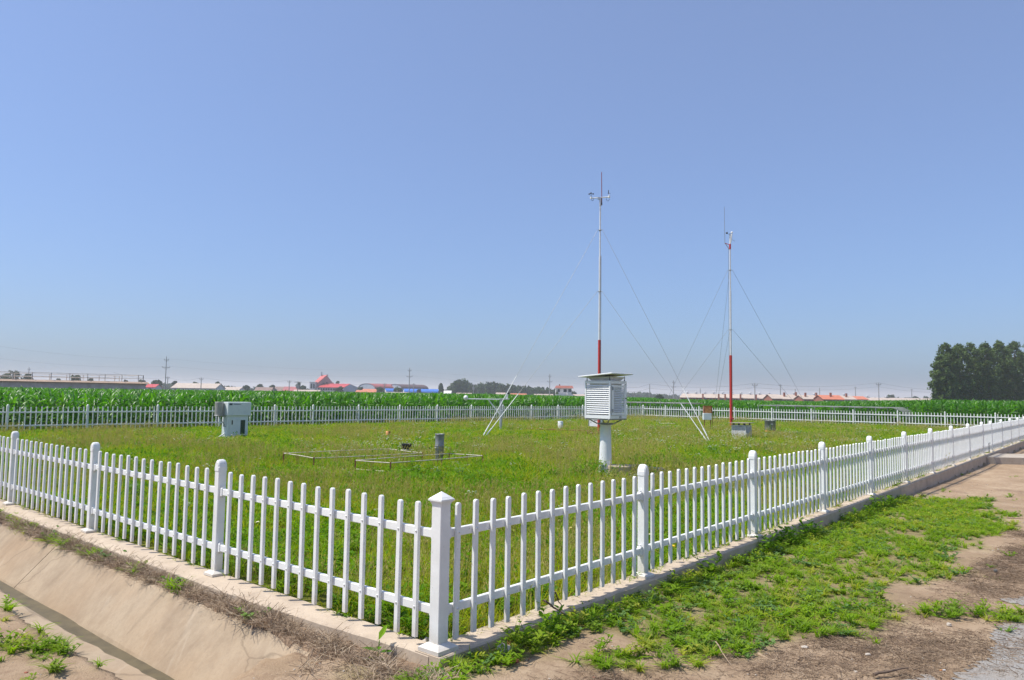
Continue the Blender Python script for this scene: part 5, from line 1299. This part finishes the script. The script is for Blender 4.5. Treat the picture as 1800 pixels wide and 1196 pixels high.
def house(name, label, px0, px1, Y, py_eave, py_ridge, depth, wall, roof, cat='house', rz=None, hip=0, nwin=4, chim=0, skew=0, gable_wall=None, over=.3, door=False, Yr=None, chim_mat=None, vents=0):
    """gable roofed building whose long front spans px0..px1 at distance Y (Yr at its right end)"""
    Yr = Yr or Y; a = at(px0, Y, z=-.1); c_ = at(px1, Yr, z=-.1); d = (c_ - a); L = d.length; rz = math.atan2(d.y, d.x)
    he = ztop((px0 + px1) / 2, py_eave, (Y + Yr) / 2); hr = ztop((px0 + px1) / 2, py_ridge, (Y + Yr) / 2 + depth / 2)
    he = max(he, 1.2); hr = max(hr, he + .3)
    r = thing(name, label, cat, tuple(a), rz)
    b = MB(); b.add([(0, 0, 0), (L, 0, 0), (L, depth, 0), (0, depth, 0), (0, 0, he), (L, 0, he), (L, depth, he), (0, depth, he), (0, depth / 2, hr - .12), (L, depth / 2, hr - .12)],
        [(0, 1, 5, 4), (1, 2, 6, 9, 5), (2, 3, 7, 6), (3, 0, 4, 8, 7)]); b.build('wall', wall, r)
    o_ = over; b = MB(); sl = (hr - he) / (depth / 2); t = .12
    hx = hip
    vs = []
    for zz in (0, t): vs += [(-o_, -o_, he - o_ * sl + zz), (L + o_, -o_, he - o_ * sl + zz), (L + o_ - hx, depth / 2, hr + zz - .1), (-o_ + hx, depth / 2, hr + zz - .1), (-o_, depth + o_, he - o_ * sl + zz), (L + o_, depth + o_, he - o_ * sl + zz)]
    b.add(vs, [(3, 2, 1, 0), (2, 3, 4, 5), (6, 7, 8, 9), (9, 8, 11, 10), (0, 1, 7, 6), (5, 4, 10, 11), (1, 2, 8, 7), (2, 5, 11, 8), (0, 6, 9, 3), (3, 9, 10, 4)]); rf = b.build('roof', roof, r)
    wm = None
    for i in range(nwin):
        x = L * (i + .5) / nwin; ww = min(1.4, L / nwin * .5); wh = he * .38
        b = MB(); b.box((0, -.02, 0), (ww, .08, wh)); w2 = b.build('window', WHITE if wall is not WALLW else WIN, r, (x, 0, he * .60)); b = MB(); b.box((0, -.07, 0), (ww * .86, .05, wh * .86)); b.build('pane', WIN, w2)
    for i in range(chim):
        x = L * (i + .5) / chim; b = MB(); b.box((x, depth * .30, he + (hr - he) * .6 + .5), (.6, .6, 1.9)); b.build('chimney', chim_mat or BRICK, rf)
    for i in range(vents):
        x = L * (i + .5) / vents; b = MB(); b.tube((x, depth / 2, hr), (x, depth / 2, hr + .45), .2, n=8); b.lathe([(.2, .4), (.75, .5), (.7, .62), (.1, .8)], (x, depth / 2, hr), n=10); b.build('roof_vent', STEEL, rf)
    return r
house('low_shed', 'bright red roof just above the end of the concrete reservoir', 255, 272, 300, 681, 675.5, 6, WALLW, RRED, 'shed', nwin=1)
house('long_shed', 'long pale pink roofed shed right of the tall power pole', 301, 378, 340, 682.5, 674, 12, WALLW, SHEDR, 'shed', nwin=5)
house('long_shed', 'short pale pink roofed shed right of the long pale one', 387, 419, 380, 686, 680.5, 10, WALLW, SHEDR, 'shed', nwin=3)
for i, (a, c_, e, t, Y, rf, wl, lab) in enumerate(((447, 476, 688, 681, 480, RBRN, BRICKT, 'brown tiled low house at the left end of the village'), (479, 497, 687, 680, 500, RBRN, BRICKT, 'small brown roofed house left of the reddish one'), (497, 522, 687, 680, 470, RMAR, BRICKT, 'reddish brown roofed low house left of the church'), (515, 560, 690, 685.5, 440, RPALE, BRICKT, 'long low tan roofed house in front of the church'), (625, 634, 690, 686, 470, RORA, BRICK, 'tiny orange roof just right of the church hall'), (636, 660, 690, 684, 460, RORA, WALLW, 'low house with orange roof between church hall and barrel roof'), (676, 716, 693, 689.5, 430, RPALE, WALLW, 'long low pale roofed shed in front of the blue roofs'), (780, 792, 692, 687, 420, WALLW, WALLW, 'small white boxy house right of the narrow upright tree'), (802, 828, 694, 691, 420, RPALE, WALLW, 'low white building at the left foot of the far wood'), (872, 888, 694, 690.5, 440, RPALE, WALLW, 'low pale building before the middle of the far wood'), (898, 925, 695, 692, 440, RORA, WALLW, 'low reddish roofed building before the far wood'), (940, 972, 696, 693, 440, RPALE, BRICKT, 'low tan building left of the red roofed tower house'))):
    house('low_house', lab, a, c_, Y, e, t, 8, wl, rf, 'house', nwin=3)
# church: white front block, steep nave, pink gable, long red roofed hall
Yc = 500; c0 = at(544, Yc, z=-.1); px_m = Yc / 1300
ch = thing('church', 'white church with steep red roof, cross and long red roofed hall', 'church', tuple(c0))
def zc_(py, Y=Yc, px=560): return ztop(px, py, Y)
X = lambda px: (px - 544) * px_m
b = MB(); b.box(((X(544) + X(554)) / 2, 1.5, zc_(673) / 2), (X(554) - X(544), 3, zc_(673))); fr = b.build('front_block', WALLW, ch)
b = MB(); b.box((X(549), 1.5, zc_(672.2)), (X(555.5) - X(543.5), 3.6, .5)); b.build('parapet', WALLW, fr)
for xx in (X(547), X(551.5)):
    b = MB(); n_ = 8; w_ = .55; zz = zc_(683); h_ = zc_(676.5) - zz; pts = [(xx - w_, zz), (xx + w_, zz)] + [(xx + w_ * math.cos(math.pi * k / n_), zz + h_ + .6 * math.sin(math.pi * k / n_)) for k in range(n_ + 1)]
    b.add([(x_, -.08, z_) for x_, z_ in pts], [tuple(range(len(pts)))]); b.add([(x_, .05, z_) for x_, z_ in pts], [tuple(range(len(pts)))[::-1]]); b.build('window', WIN, fr)
b = MB()   # nave: ridge runs away to the right; left roof slope seen
zr = zc_(660); ze = zc_(674)
b.add([(X(549), 3, 0), (X(556.5), 3, 0), (X(578), 12, 0), (X(571), 14, 0), (X(549), 3.2, ze), (X(556.5), 3.2, ze), (X(578), 12.4, ze), (X(569), 7.5, zr), (X(559), 9, zr)],
      [(0, 1, 5, 4), (1, 2, 6, 7, 5), (4, 5, 7, 8), (0, 4, 8, 3), (8, 7, 6, 3), (2, 3, 6)]); b.build('nave', WALLP, ch)
b = MB(); t = .25
q = [(X(548.6), 2.7, ze - .1), (X(556.2), 2.7, ze - .1), (X(569.4), 7.2, zr + .1), (X(558.8), 8.8, zr + .1)]
b.add(q + [(x_ - .1, y_ - .15, z_ + t) for x_, y_, z_ in q], [(3, 2, 1, 0), (4, 5, 6, 7), (0, 1, 5, 4), (1, 2, 6, 5), (2, 3, 7, 6), (3, 0, 4, 7)]); b.build('roof', RRED, ch)
b = MB(); b.box((X(569.5), 7.6, zr + .3), (.9, 1, 1.0)); b.box((X(577.8), 12, ze + .1), (.8, .8, 1.2)); b.box((X(559), 8.8, zr - .1), (.7, .8, 1.0)); b.build('pinnacle', WALLP, ch)
b = MB(); zx = zc_(653); b.box((X(559), 8, (zx + zr) / 2), (.28, .28, zx - zr)); b.box((X(559), 8, zr + (zx - zr) * .68), (1.5, .26, .28)); b.box((X(559), 8, zr + .5), (.8, .6, 1.2)); b.build('cross', STEELD, ch)
for (xx, zz) in ((X(565), zc_(674)), (X(570), zc_(673))): 
    b = MB(); b.box((xx, 6.0, zz), (.5, 2.6, .9)); b.build('window', WIN, ch)
# hall
hz0, hzr = zc_(681.3), zc_(675)
b = MB(); b.add([(X(556), 0.5, 0), (X(605), -2, 0), (X(605), -2, hz0), (X(556), .5, hz0)], [(0, 1, 2, 3)]); b.build('hall_wall', WALLW, ch)
for i in range(8):
    x_ = X(558) + (X(594) - X(558)) * (i + .5) / 8; b = MB(); b.box((0, -.3, 0), (1.1, .3, 1.3)); b.build('window', WIN, ch, (x_, .4 - 2.5 * (x_ - X(556)) / (X(605) - X(556)), hz0 - 1.15))
b = MB(); q = [(X(555.5), .1, hz0 - .1), (X(605.3), -2.4, hz0 - .1), (X(612.5), 5, hzr + .1), (X(563.5), 8, hzr + .1)]
b.add(q + [(x_, y_ - .1, z_ + t) for x_, y_, z_ in q], [(3, 2, 1, 0), (4, 5, 6, 7), (0, 1, 5, 4), (1, 2, 6, 5), (2, 3, 7, 6), (3, 0, 4, 7)]); b.build('hall_roof', RRED, ch)
b = MB(); b.add([(X(605), -1.9, 0), (X(626), 10, 0), (X(626), 10, hz0), (X(612.4), 5, hzr), (X(605), -1.9, hz0)], [(0, 1, 2, 3, 4)]); b.add([(X(626), 10, 0), (X(580), 13, 0), (X(580), 13, hz0), (X(626), 10, hz0)], [(0, 1, 2, 3)]); b.build('hall_gable', WALLG, ch)
b = MB(); b.add([(X(612.5), 5, hzr + .1), (X(626.5), 10.3, hz0), (X(580), 13.3, hz0), (X(563.5), 8, hzr + .1)], [(0, 1, 2, 3)]); b.build('hall_roof', RRED, ch)

def barrel(name, label, px0, px1, Y, py_e, py_t, depth, wall, roof, Yr=None, cat='hall'):
    Yr = Yr or Y; a = at(px0, Y, z=-.1); c_ = at(px1, Yr, z=-.1); d = c_ - a; L = d.length; he = max(1.5, ztop(px0, py_e, Y)); hr = ztop(px0, py_t, Y + depth / 2); r = thing(name, label, cat, tuple(a), math.atan2(d.y, d.x))
    n = 12; arc = [(depth / 2 - depth / 2 * math.cos(math.pi * i / n), he + (hr - he) * math.sin(math.pi * i / n)) for i in range(n + 1)]
    b = MB(); vs = [(x_, y_, z_) for x_ in (0, L) for y_, z_ in arc] ; b.add(vs, [(i, i + 1, n + 2 + i, n + 1 + i) for i in range(n)]); b.add([(x_, y_, z_ + .15) for x_ in (-.2, L + .2) for y_, z_ in arc], [(i, i + 1, n + 2 + i, n + 1 + i) for i in range(n)], 0, True); b.build('roof', roof, r)
    b = MB()
    for x_ in (.05, L - .05): b.add([(x_, 0, 0), (x_, depth, 0)] + [(x_, y_, z_ - .03) for y_, z_ in arc[::-1]], [tuple(range(n + 3))])
    b.add([(0, .05, 0), (L, .05, 0), (L, .05, he), (0, .05, he)], [(0, 1, 2, 3)]); b.build('wall', wall, r)
    k = max(2, int(L / 6))
    for i in range(k): b = MB(); b.box((0, 0, 0), (1.6, .12, 1.0)); b.build('window', WIN, r, (L * (i + .5) / k, 0, he * .65))
barrel('barrel_roofed_hall', 'maroon barrel roofed hall left of the tall pole among trees', 659, 702, 500, 683.5, 675, 16, WALLG, RMAR, 520)
barrel('barrel_roofed_hall', 'dark brown barrel roofed hall behind the long blue roof', 706, 753, 510, 684.5, 676, 14, WALLG, RDARK, 530)
barrel('blue_roofed_shed', 'small blue curved roof below the maroon barrel roof', 679, 709, 460, 689.5, 683.5, 8, WALLW, RBLU, 465, 'shed')
barrel('blue_roofed_shed', 'long bright blue curved roof ending right of the dark brown hall', 711, 771, 450, 690, 684, 10, WALLW, RBLU, 455, 'shed')
# red roofed tower house
Yt = 300; a = at(976, Yt, z=-.1); th_ = thing('tower_house', 'beige two storey tower house with flared red roof behind the maize', 'house', tuple(a)); k_ = Yt / 1300; X = lambda px: (px - 976) * k_
zz = lambda py: ztop(990, py, Yt)
b = MB(); b.box((X(991), 2.6, zz(683) / 2), (X(1006) - X(979), 5, zz(683))); b.build('wall', WALLW, th_)
b = MB(); b.add([(X(976), -.8, zz(682.6)), (X(1008), -.8, zz(682.6)), (X(1008), 6, zz(682.6)), (X(976), 6, zz(682.6)), (X(978.5), .2, zz(678.2)), (X(1006), .2, zz(678.2)), (X(1006), 5, zz(678.2)), (X(978.5), 5, zz(678.2))], [(3, 2, 1, 0), (0, 1, 5, 4), (1, 2, 6, 5), (2, 3, 7, 6), (3, 0, 4, 7), (4, 5, 6, 7)]); rf = b.build('roof', P_((.34, .11, .08), .8, 'rust_tile_roof'), th_)
b = MB(); b.box((X(984), 2, zz(677)), (.5, .5, .6)); b.build('chimney', BRICK, rf)
for (x0, x1) in ((980.5, 984), (990.5, 996), (999, 1004)):
    b = MB(); b.box((0, 0, 0), (X(x1) - X(x0), .1, zz(684.5) - zz(689.5))); w2 = b.build('window', WIN, th_, ((X(x0) + X(x1)) / 2, .06, (zz(684.5) + zz(689.5)) / 2))
b = MB(); b.box((X(988), -1.5, zz(693.5) / 2), (X(1009) - X(984), 3, zz(693.5))); b.build('lower_wing', WALLW, th_)
b = MB(); b.add([(X(996), -3.1, zz(690.5)), (X(1010), -3.1, zz(695.5)), (X(1010), 0, zz(695.5)), (X(996), 0, zz(690.5)), (X(996), -3.1, 0), (X(1010), -3.1, 0), (X(1010), 0, 0), (X(996), 0, 0)], [(0, 3, 2, 1), (4, 5, 1, 0), (5, 6, 2, 1), (6, 7, 3, 2), (7, 4, 0, 3)][::1]); b.build('stair_wing', WALLW, th_)
house('low_house', 'pale low building right of the red roofed tower house', 1009, 1030, 320, 696.5, 693.5, 6, WALLW, RPALE, 'house', nwin=3)
# long brick barrack and houses at the right
ls_ = house('brick_barrack', 'long red brick building with pale roof, roof vents and brick pillars', 1196, 1358, 300, 700, 693, 10, BRICK, SHEDR, 'barrack', nwin=16, vents=10, Yr=285)
for t in (.255, .43, .50, .665, .83, .94):
    L = (at(1358, 285, z=0) - at(1196, 300, z=0)).length; b = MB(); b.box((L * t, -.25, 1.6), (.6, .5, 3.4)); b.build('brick_pillar', BRICK, ls_)
R5 = [(1358, 1374, 260, 701, 693.5, BRICK, SHEDR, 'brick gable end joined to the right end of the long barrack', 0, 0), (1373, 1394, 262, 702, 694.5, BRICK, SHEDR, 'brick gabled house right of the long barrack', 1, 0), (1394, 1414, 275, 700.5, 694, BRICK, SHEDR, 'pale roofed house second right of the long barrack', 1, 1), (1413, 1429, 265, 702, 695, BRICK, SHEDR, 'brick gabled house third right of the long barrack', 1, 0), (1428, 1452, 280, 701, 695, BRICK, SHEDR, 'pale roofed house left of the orange roofed one', 1, 1), (1448, 1484, 258, 702.5, 695, BRICK, RORA, 'brick house with orange tiled roof among the pale roofs', 1, 0), (1482, 1505, 275, 702.5, 696, BRICKT, SHEDR, 'pale roofed house right of the orange roofed one', 1, 1), (1500, 1526, 285, 702.5, 697, WALLW, RORA, 'low house with pale orange roof right of the pale roofs', 0, 0), (1518, 1585, 290, 704.5, 699.5, WALLW, SHEDR, 'long low pale roofed building, left of two near the poplars', 0, 2), (1583, 1648, 295, 705.5, 700.5, WALLW, SHEDR, 'long low pale roofed building touching the poplar row', 0, 0)]
for (a, c_, Y, e, t, wl, rf, lab, ch_, vn) in R5: house('brick_house' if wl is BRICK else 'low_house', lab, a, c_, Y, e, t, 9, wl, rf, 'house', nwin=3, chim=ch_, vents=vn)

# ------------------------------------------------------------------ concrete reservoir with railing at the left
e0 = at(-70, 98, z=-.1); e1 = at(256, 114, z=-.1); d = e1 - e0; L = d.length; rz = math.atan2(d.y, d.x)
Rv = thing('reservoir', 'long grey concrete reservoir wall with tan coping and dark pipe railing', 'reservoir', tuple(e0), rz); H = 2.62
b = MB(); b.box((L / 2, 10, H / 2), (L, 20, H)); b.build('wall', CONC, Rv)
b = MB(); b.add([(0, -.35, H - .06), (L + .4, -.35, H - .06), (L + .4, 20.4, H - .06), (0, 20.4, H - .06), (0, -.35, H + .02), (L + .4, -.35, H + .02), (L + .4, .15, H + .26), (0, .15, H + .26), (L + .4, 20.4, H + .26), (0, 20.4, H + .26)], [(3, 2, 1, 0), (0, 1, 5, 4), (4, 5, 6, 7), (7, 6, 8, 9), (1, 2, 8, 6, 5), (3, 0, 4, 7, 9), (2, 3, 9, 8)]); b.build('coping', TAN, Rv)
k = 17; posts = []
for row, y_ in ((0, .25), (1, 12.0)):
    for i in range(k + 1):
        x_ = L - .35 - (0 if i == 0 else .7 + (i - 1) * 2.32)
        if x_ < 0: break
        b = MB(); b.tube((x_, y_, H + .2), (x_, y_, H + 1.28), .055, n=6); b.build('rail_post', M_('dark_railing', (.05, .045, .045), .6) if not posts else posts[0].data.materials[0], Rv); posts.append(C.objects[-1] if False else Rv.children[-1])
    for z_ in (H + 1.26, H + .75 if row == 0 else H + .8):
        b = MB(); b.tube((0, y_, z_), (L - .35, y_, z_), .036, n=6); b.build('handrail', posts[0].data.materials[0], Rv)
b = MB(); b.tube((L - .35, .25, H + 1.26), (L - .35, 19, H + 1.26), .028, n=6); b.build('handrail', posts[0].data.materials[0], Rv)

# ------------------------------------------------------------------ power poles and lines
POLE = M_('pole_concrete', (.30, .29, .275), .85, .15, 3); WIRE = M_('line_wire', (.08, .08, .085), .6, .1, 3)
poles = [(290, 627, 260, 2, 'tall concrete power pole with crossarms near the pale pink sheds'), (719, 647, 330, 2, 'tall power pole with crossarms over the blue roofs'), (966, 658, 380, 2, 'tall power pole left of the red roofed tower house'), (1184, 669, 420, 2, 'power pole with crossarms at the left end of the brick barrack'), (1142, 675, 240, 0, 'plain pale pole right of the louvred box'), (1327, 674, 235, 1, 'pole with small crossarm in front of the brick barrack'), (1545, 673, 260, 1, 'thick short pole above the long pale roofs at right'), (508, 669, 330, 1, 'wooden pole left of the church'), (523, 671, 340, 3, 'transformer pole with platform left of the church'), (676, 674, 330, 1, 'thin pole in front of the maroon barrel roof'), (727, 674, 400, 1, 'short pole right of the tall pole over the blue roofs'), (353, 664, 300, 1, 'short pole standing over the long pale pink shed'), (294, 662, 330, 1, 'short pole just right of the tall pole at the sheds'), (1231, 683, 400, 0, 'thin dark pole over the brick barrack roof'), (1504, 680, 480, 1, 'far pole above the orange roofed houses'), (1441, 682, 420, 0, 'far thin pole over the pale roofs'), (1372, 676, 400, 1, 'far pole over the gable right of the barrack'), (1398, 684, 300, 0, 'short dark pole among the brick houses'), (1603, 684, 500, 1, 'faint far pole left of the poplars'), (49, 646, 420, 2, 'faint far pole behind the railing trees'), (832, 676, 440, 3, 'pole with platform before the far wood')]
tops = {}
for (px, py, Y, arms, lab) in poles:
    p = at(px, Y, z=-.1); h = ztop(px, py, Y); r = thing('power_pole', lab, 'pole', tuple(p)); s_ = Y / 1300
    b = MB(); b.tube((0, 0, 0), (0, 0, h), max(.16, s_ * .9), max(.10, s_ * .55), n=8); b.build('shaft', POLE, r); tops[px] = (p, h, Y)
    if arms in (1, 2):
        for z_, w_ in (((h - .6, 1.6),) if arms == 1 else ((h - 1.2, 1.5), (h - 3.8, 2.6))):
            b = MB(); b.box((0, 0, z_), (w_, .14, .14)); b.tube((-w_ / 2, 0, z_), (0, 0, z_ - .7), .04, n=5); b.tube((w_ / 2, 0, z_), (0, 0, z_ - .7), .04, n=5); b.build('crossarm', POLE, r)
            for sx in (-1, 1): b = MB(); b.tube((sx * w_ / 2, 0, z_), (sx * w_ / 2, 0, z_ + .35), .07, n=6); b.build('insulator', WIRE, r)
    if arms == 3:
        b = MB(); b.box((0, 0, h - .3), (3.2, .3, .25)); b.box((0, 0, h - 2.4), (1.3, 1, 1.6)); b.build('transformer', POLE, r)
def wire(label, pts, r_=.05, sag=1.2):
    b = MB()
    for a, c_ in zip(pts[:-1], pts[1:]):
        a, c_ = Vector(a), Vector(c_); prev = a
        for i in range(1, 11):
            t = i / 10; q = a.lerp(c_, t); q.z -= sag * 4 * t * (1 - t); b.tube(prev, q, r_, n=4, cap=False); prev = q
    tag(b.build('power_line', WIRE), label, 'power line')
def tp(px, dz=0, dx=0): p, h, Y = tops[px]; return (p.x + dx, p.y, h - .1 + dz)
f_ = lambda px, py, Y: tuple(at(px, Y, py=py))
wire('power line wire strung along the tall poles across the left and middle sky', [f_(-80, 596, 200), tp(290, -.8, .7), tp(719, -.8, .7), tp(966, -.8, .7), tp(1184, -.8, .7), f_(1480, 684, 480)], .015, 1.6)
wire('lower power line wire strung along the tall poles across the left and middle sky', [f_(-80, 620, 200), tp(290, -3.4, 1.2), tp(719, -3.4, 1.2), tp(966, -3.4, 1.2), tp(1184, -3.4, 1.2)], .015, 1.6)
wire('thin wire strung over the brick barrack from the plain pole to the poplars', [f_(1080, 676, 245), tp(1142), tp(1327), tp(1545), f_(1700, 684, 270)], .028, 1.2)
wire('thin lower wire over the brick barrack between the poles', [f_(1080, 684, 245), tp(1142, -1.4), tp(1327, -1.4), tp(1545, -1.4), f_(1700, 689, 270)], .025, 1.0)
wire('thin wire over the brown roofed village from the pale sheds to the church', [f_(200, 655, 260), tp(294, -.4), tp(353), tp(508), tp(676), tp(727)], .03, 1.2)

# ------------------------------------------------------------------ air
m = bpy.data.materials.new('air'); m.use_nodes = True; n = m.node_tree; n.nodes.remove(n.nodes['Principled BSDF']); v = n.nodes.new('ShaderNodeVolumePrincipled')
v.inputs['Color'].default_value = (.97, .98, 1.0, 1); v.inputs['Density'].default_value = .00037; v.inputs['Anisotropy'].default_value = .2; n.links.new(v.outputs[0], n.nodes['Material Output'].inputs['Volume'])
b = MB(); b.box((0, 900, 14.5), (7000, 5000, 33)); hz_ = b.build('haze', m); tag(hz_, 'pale summer haze lying over the whole plain', None, None, 'stuff')
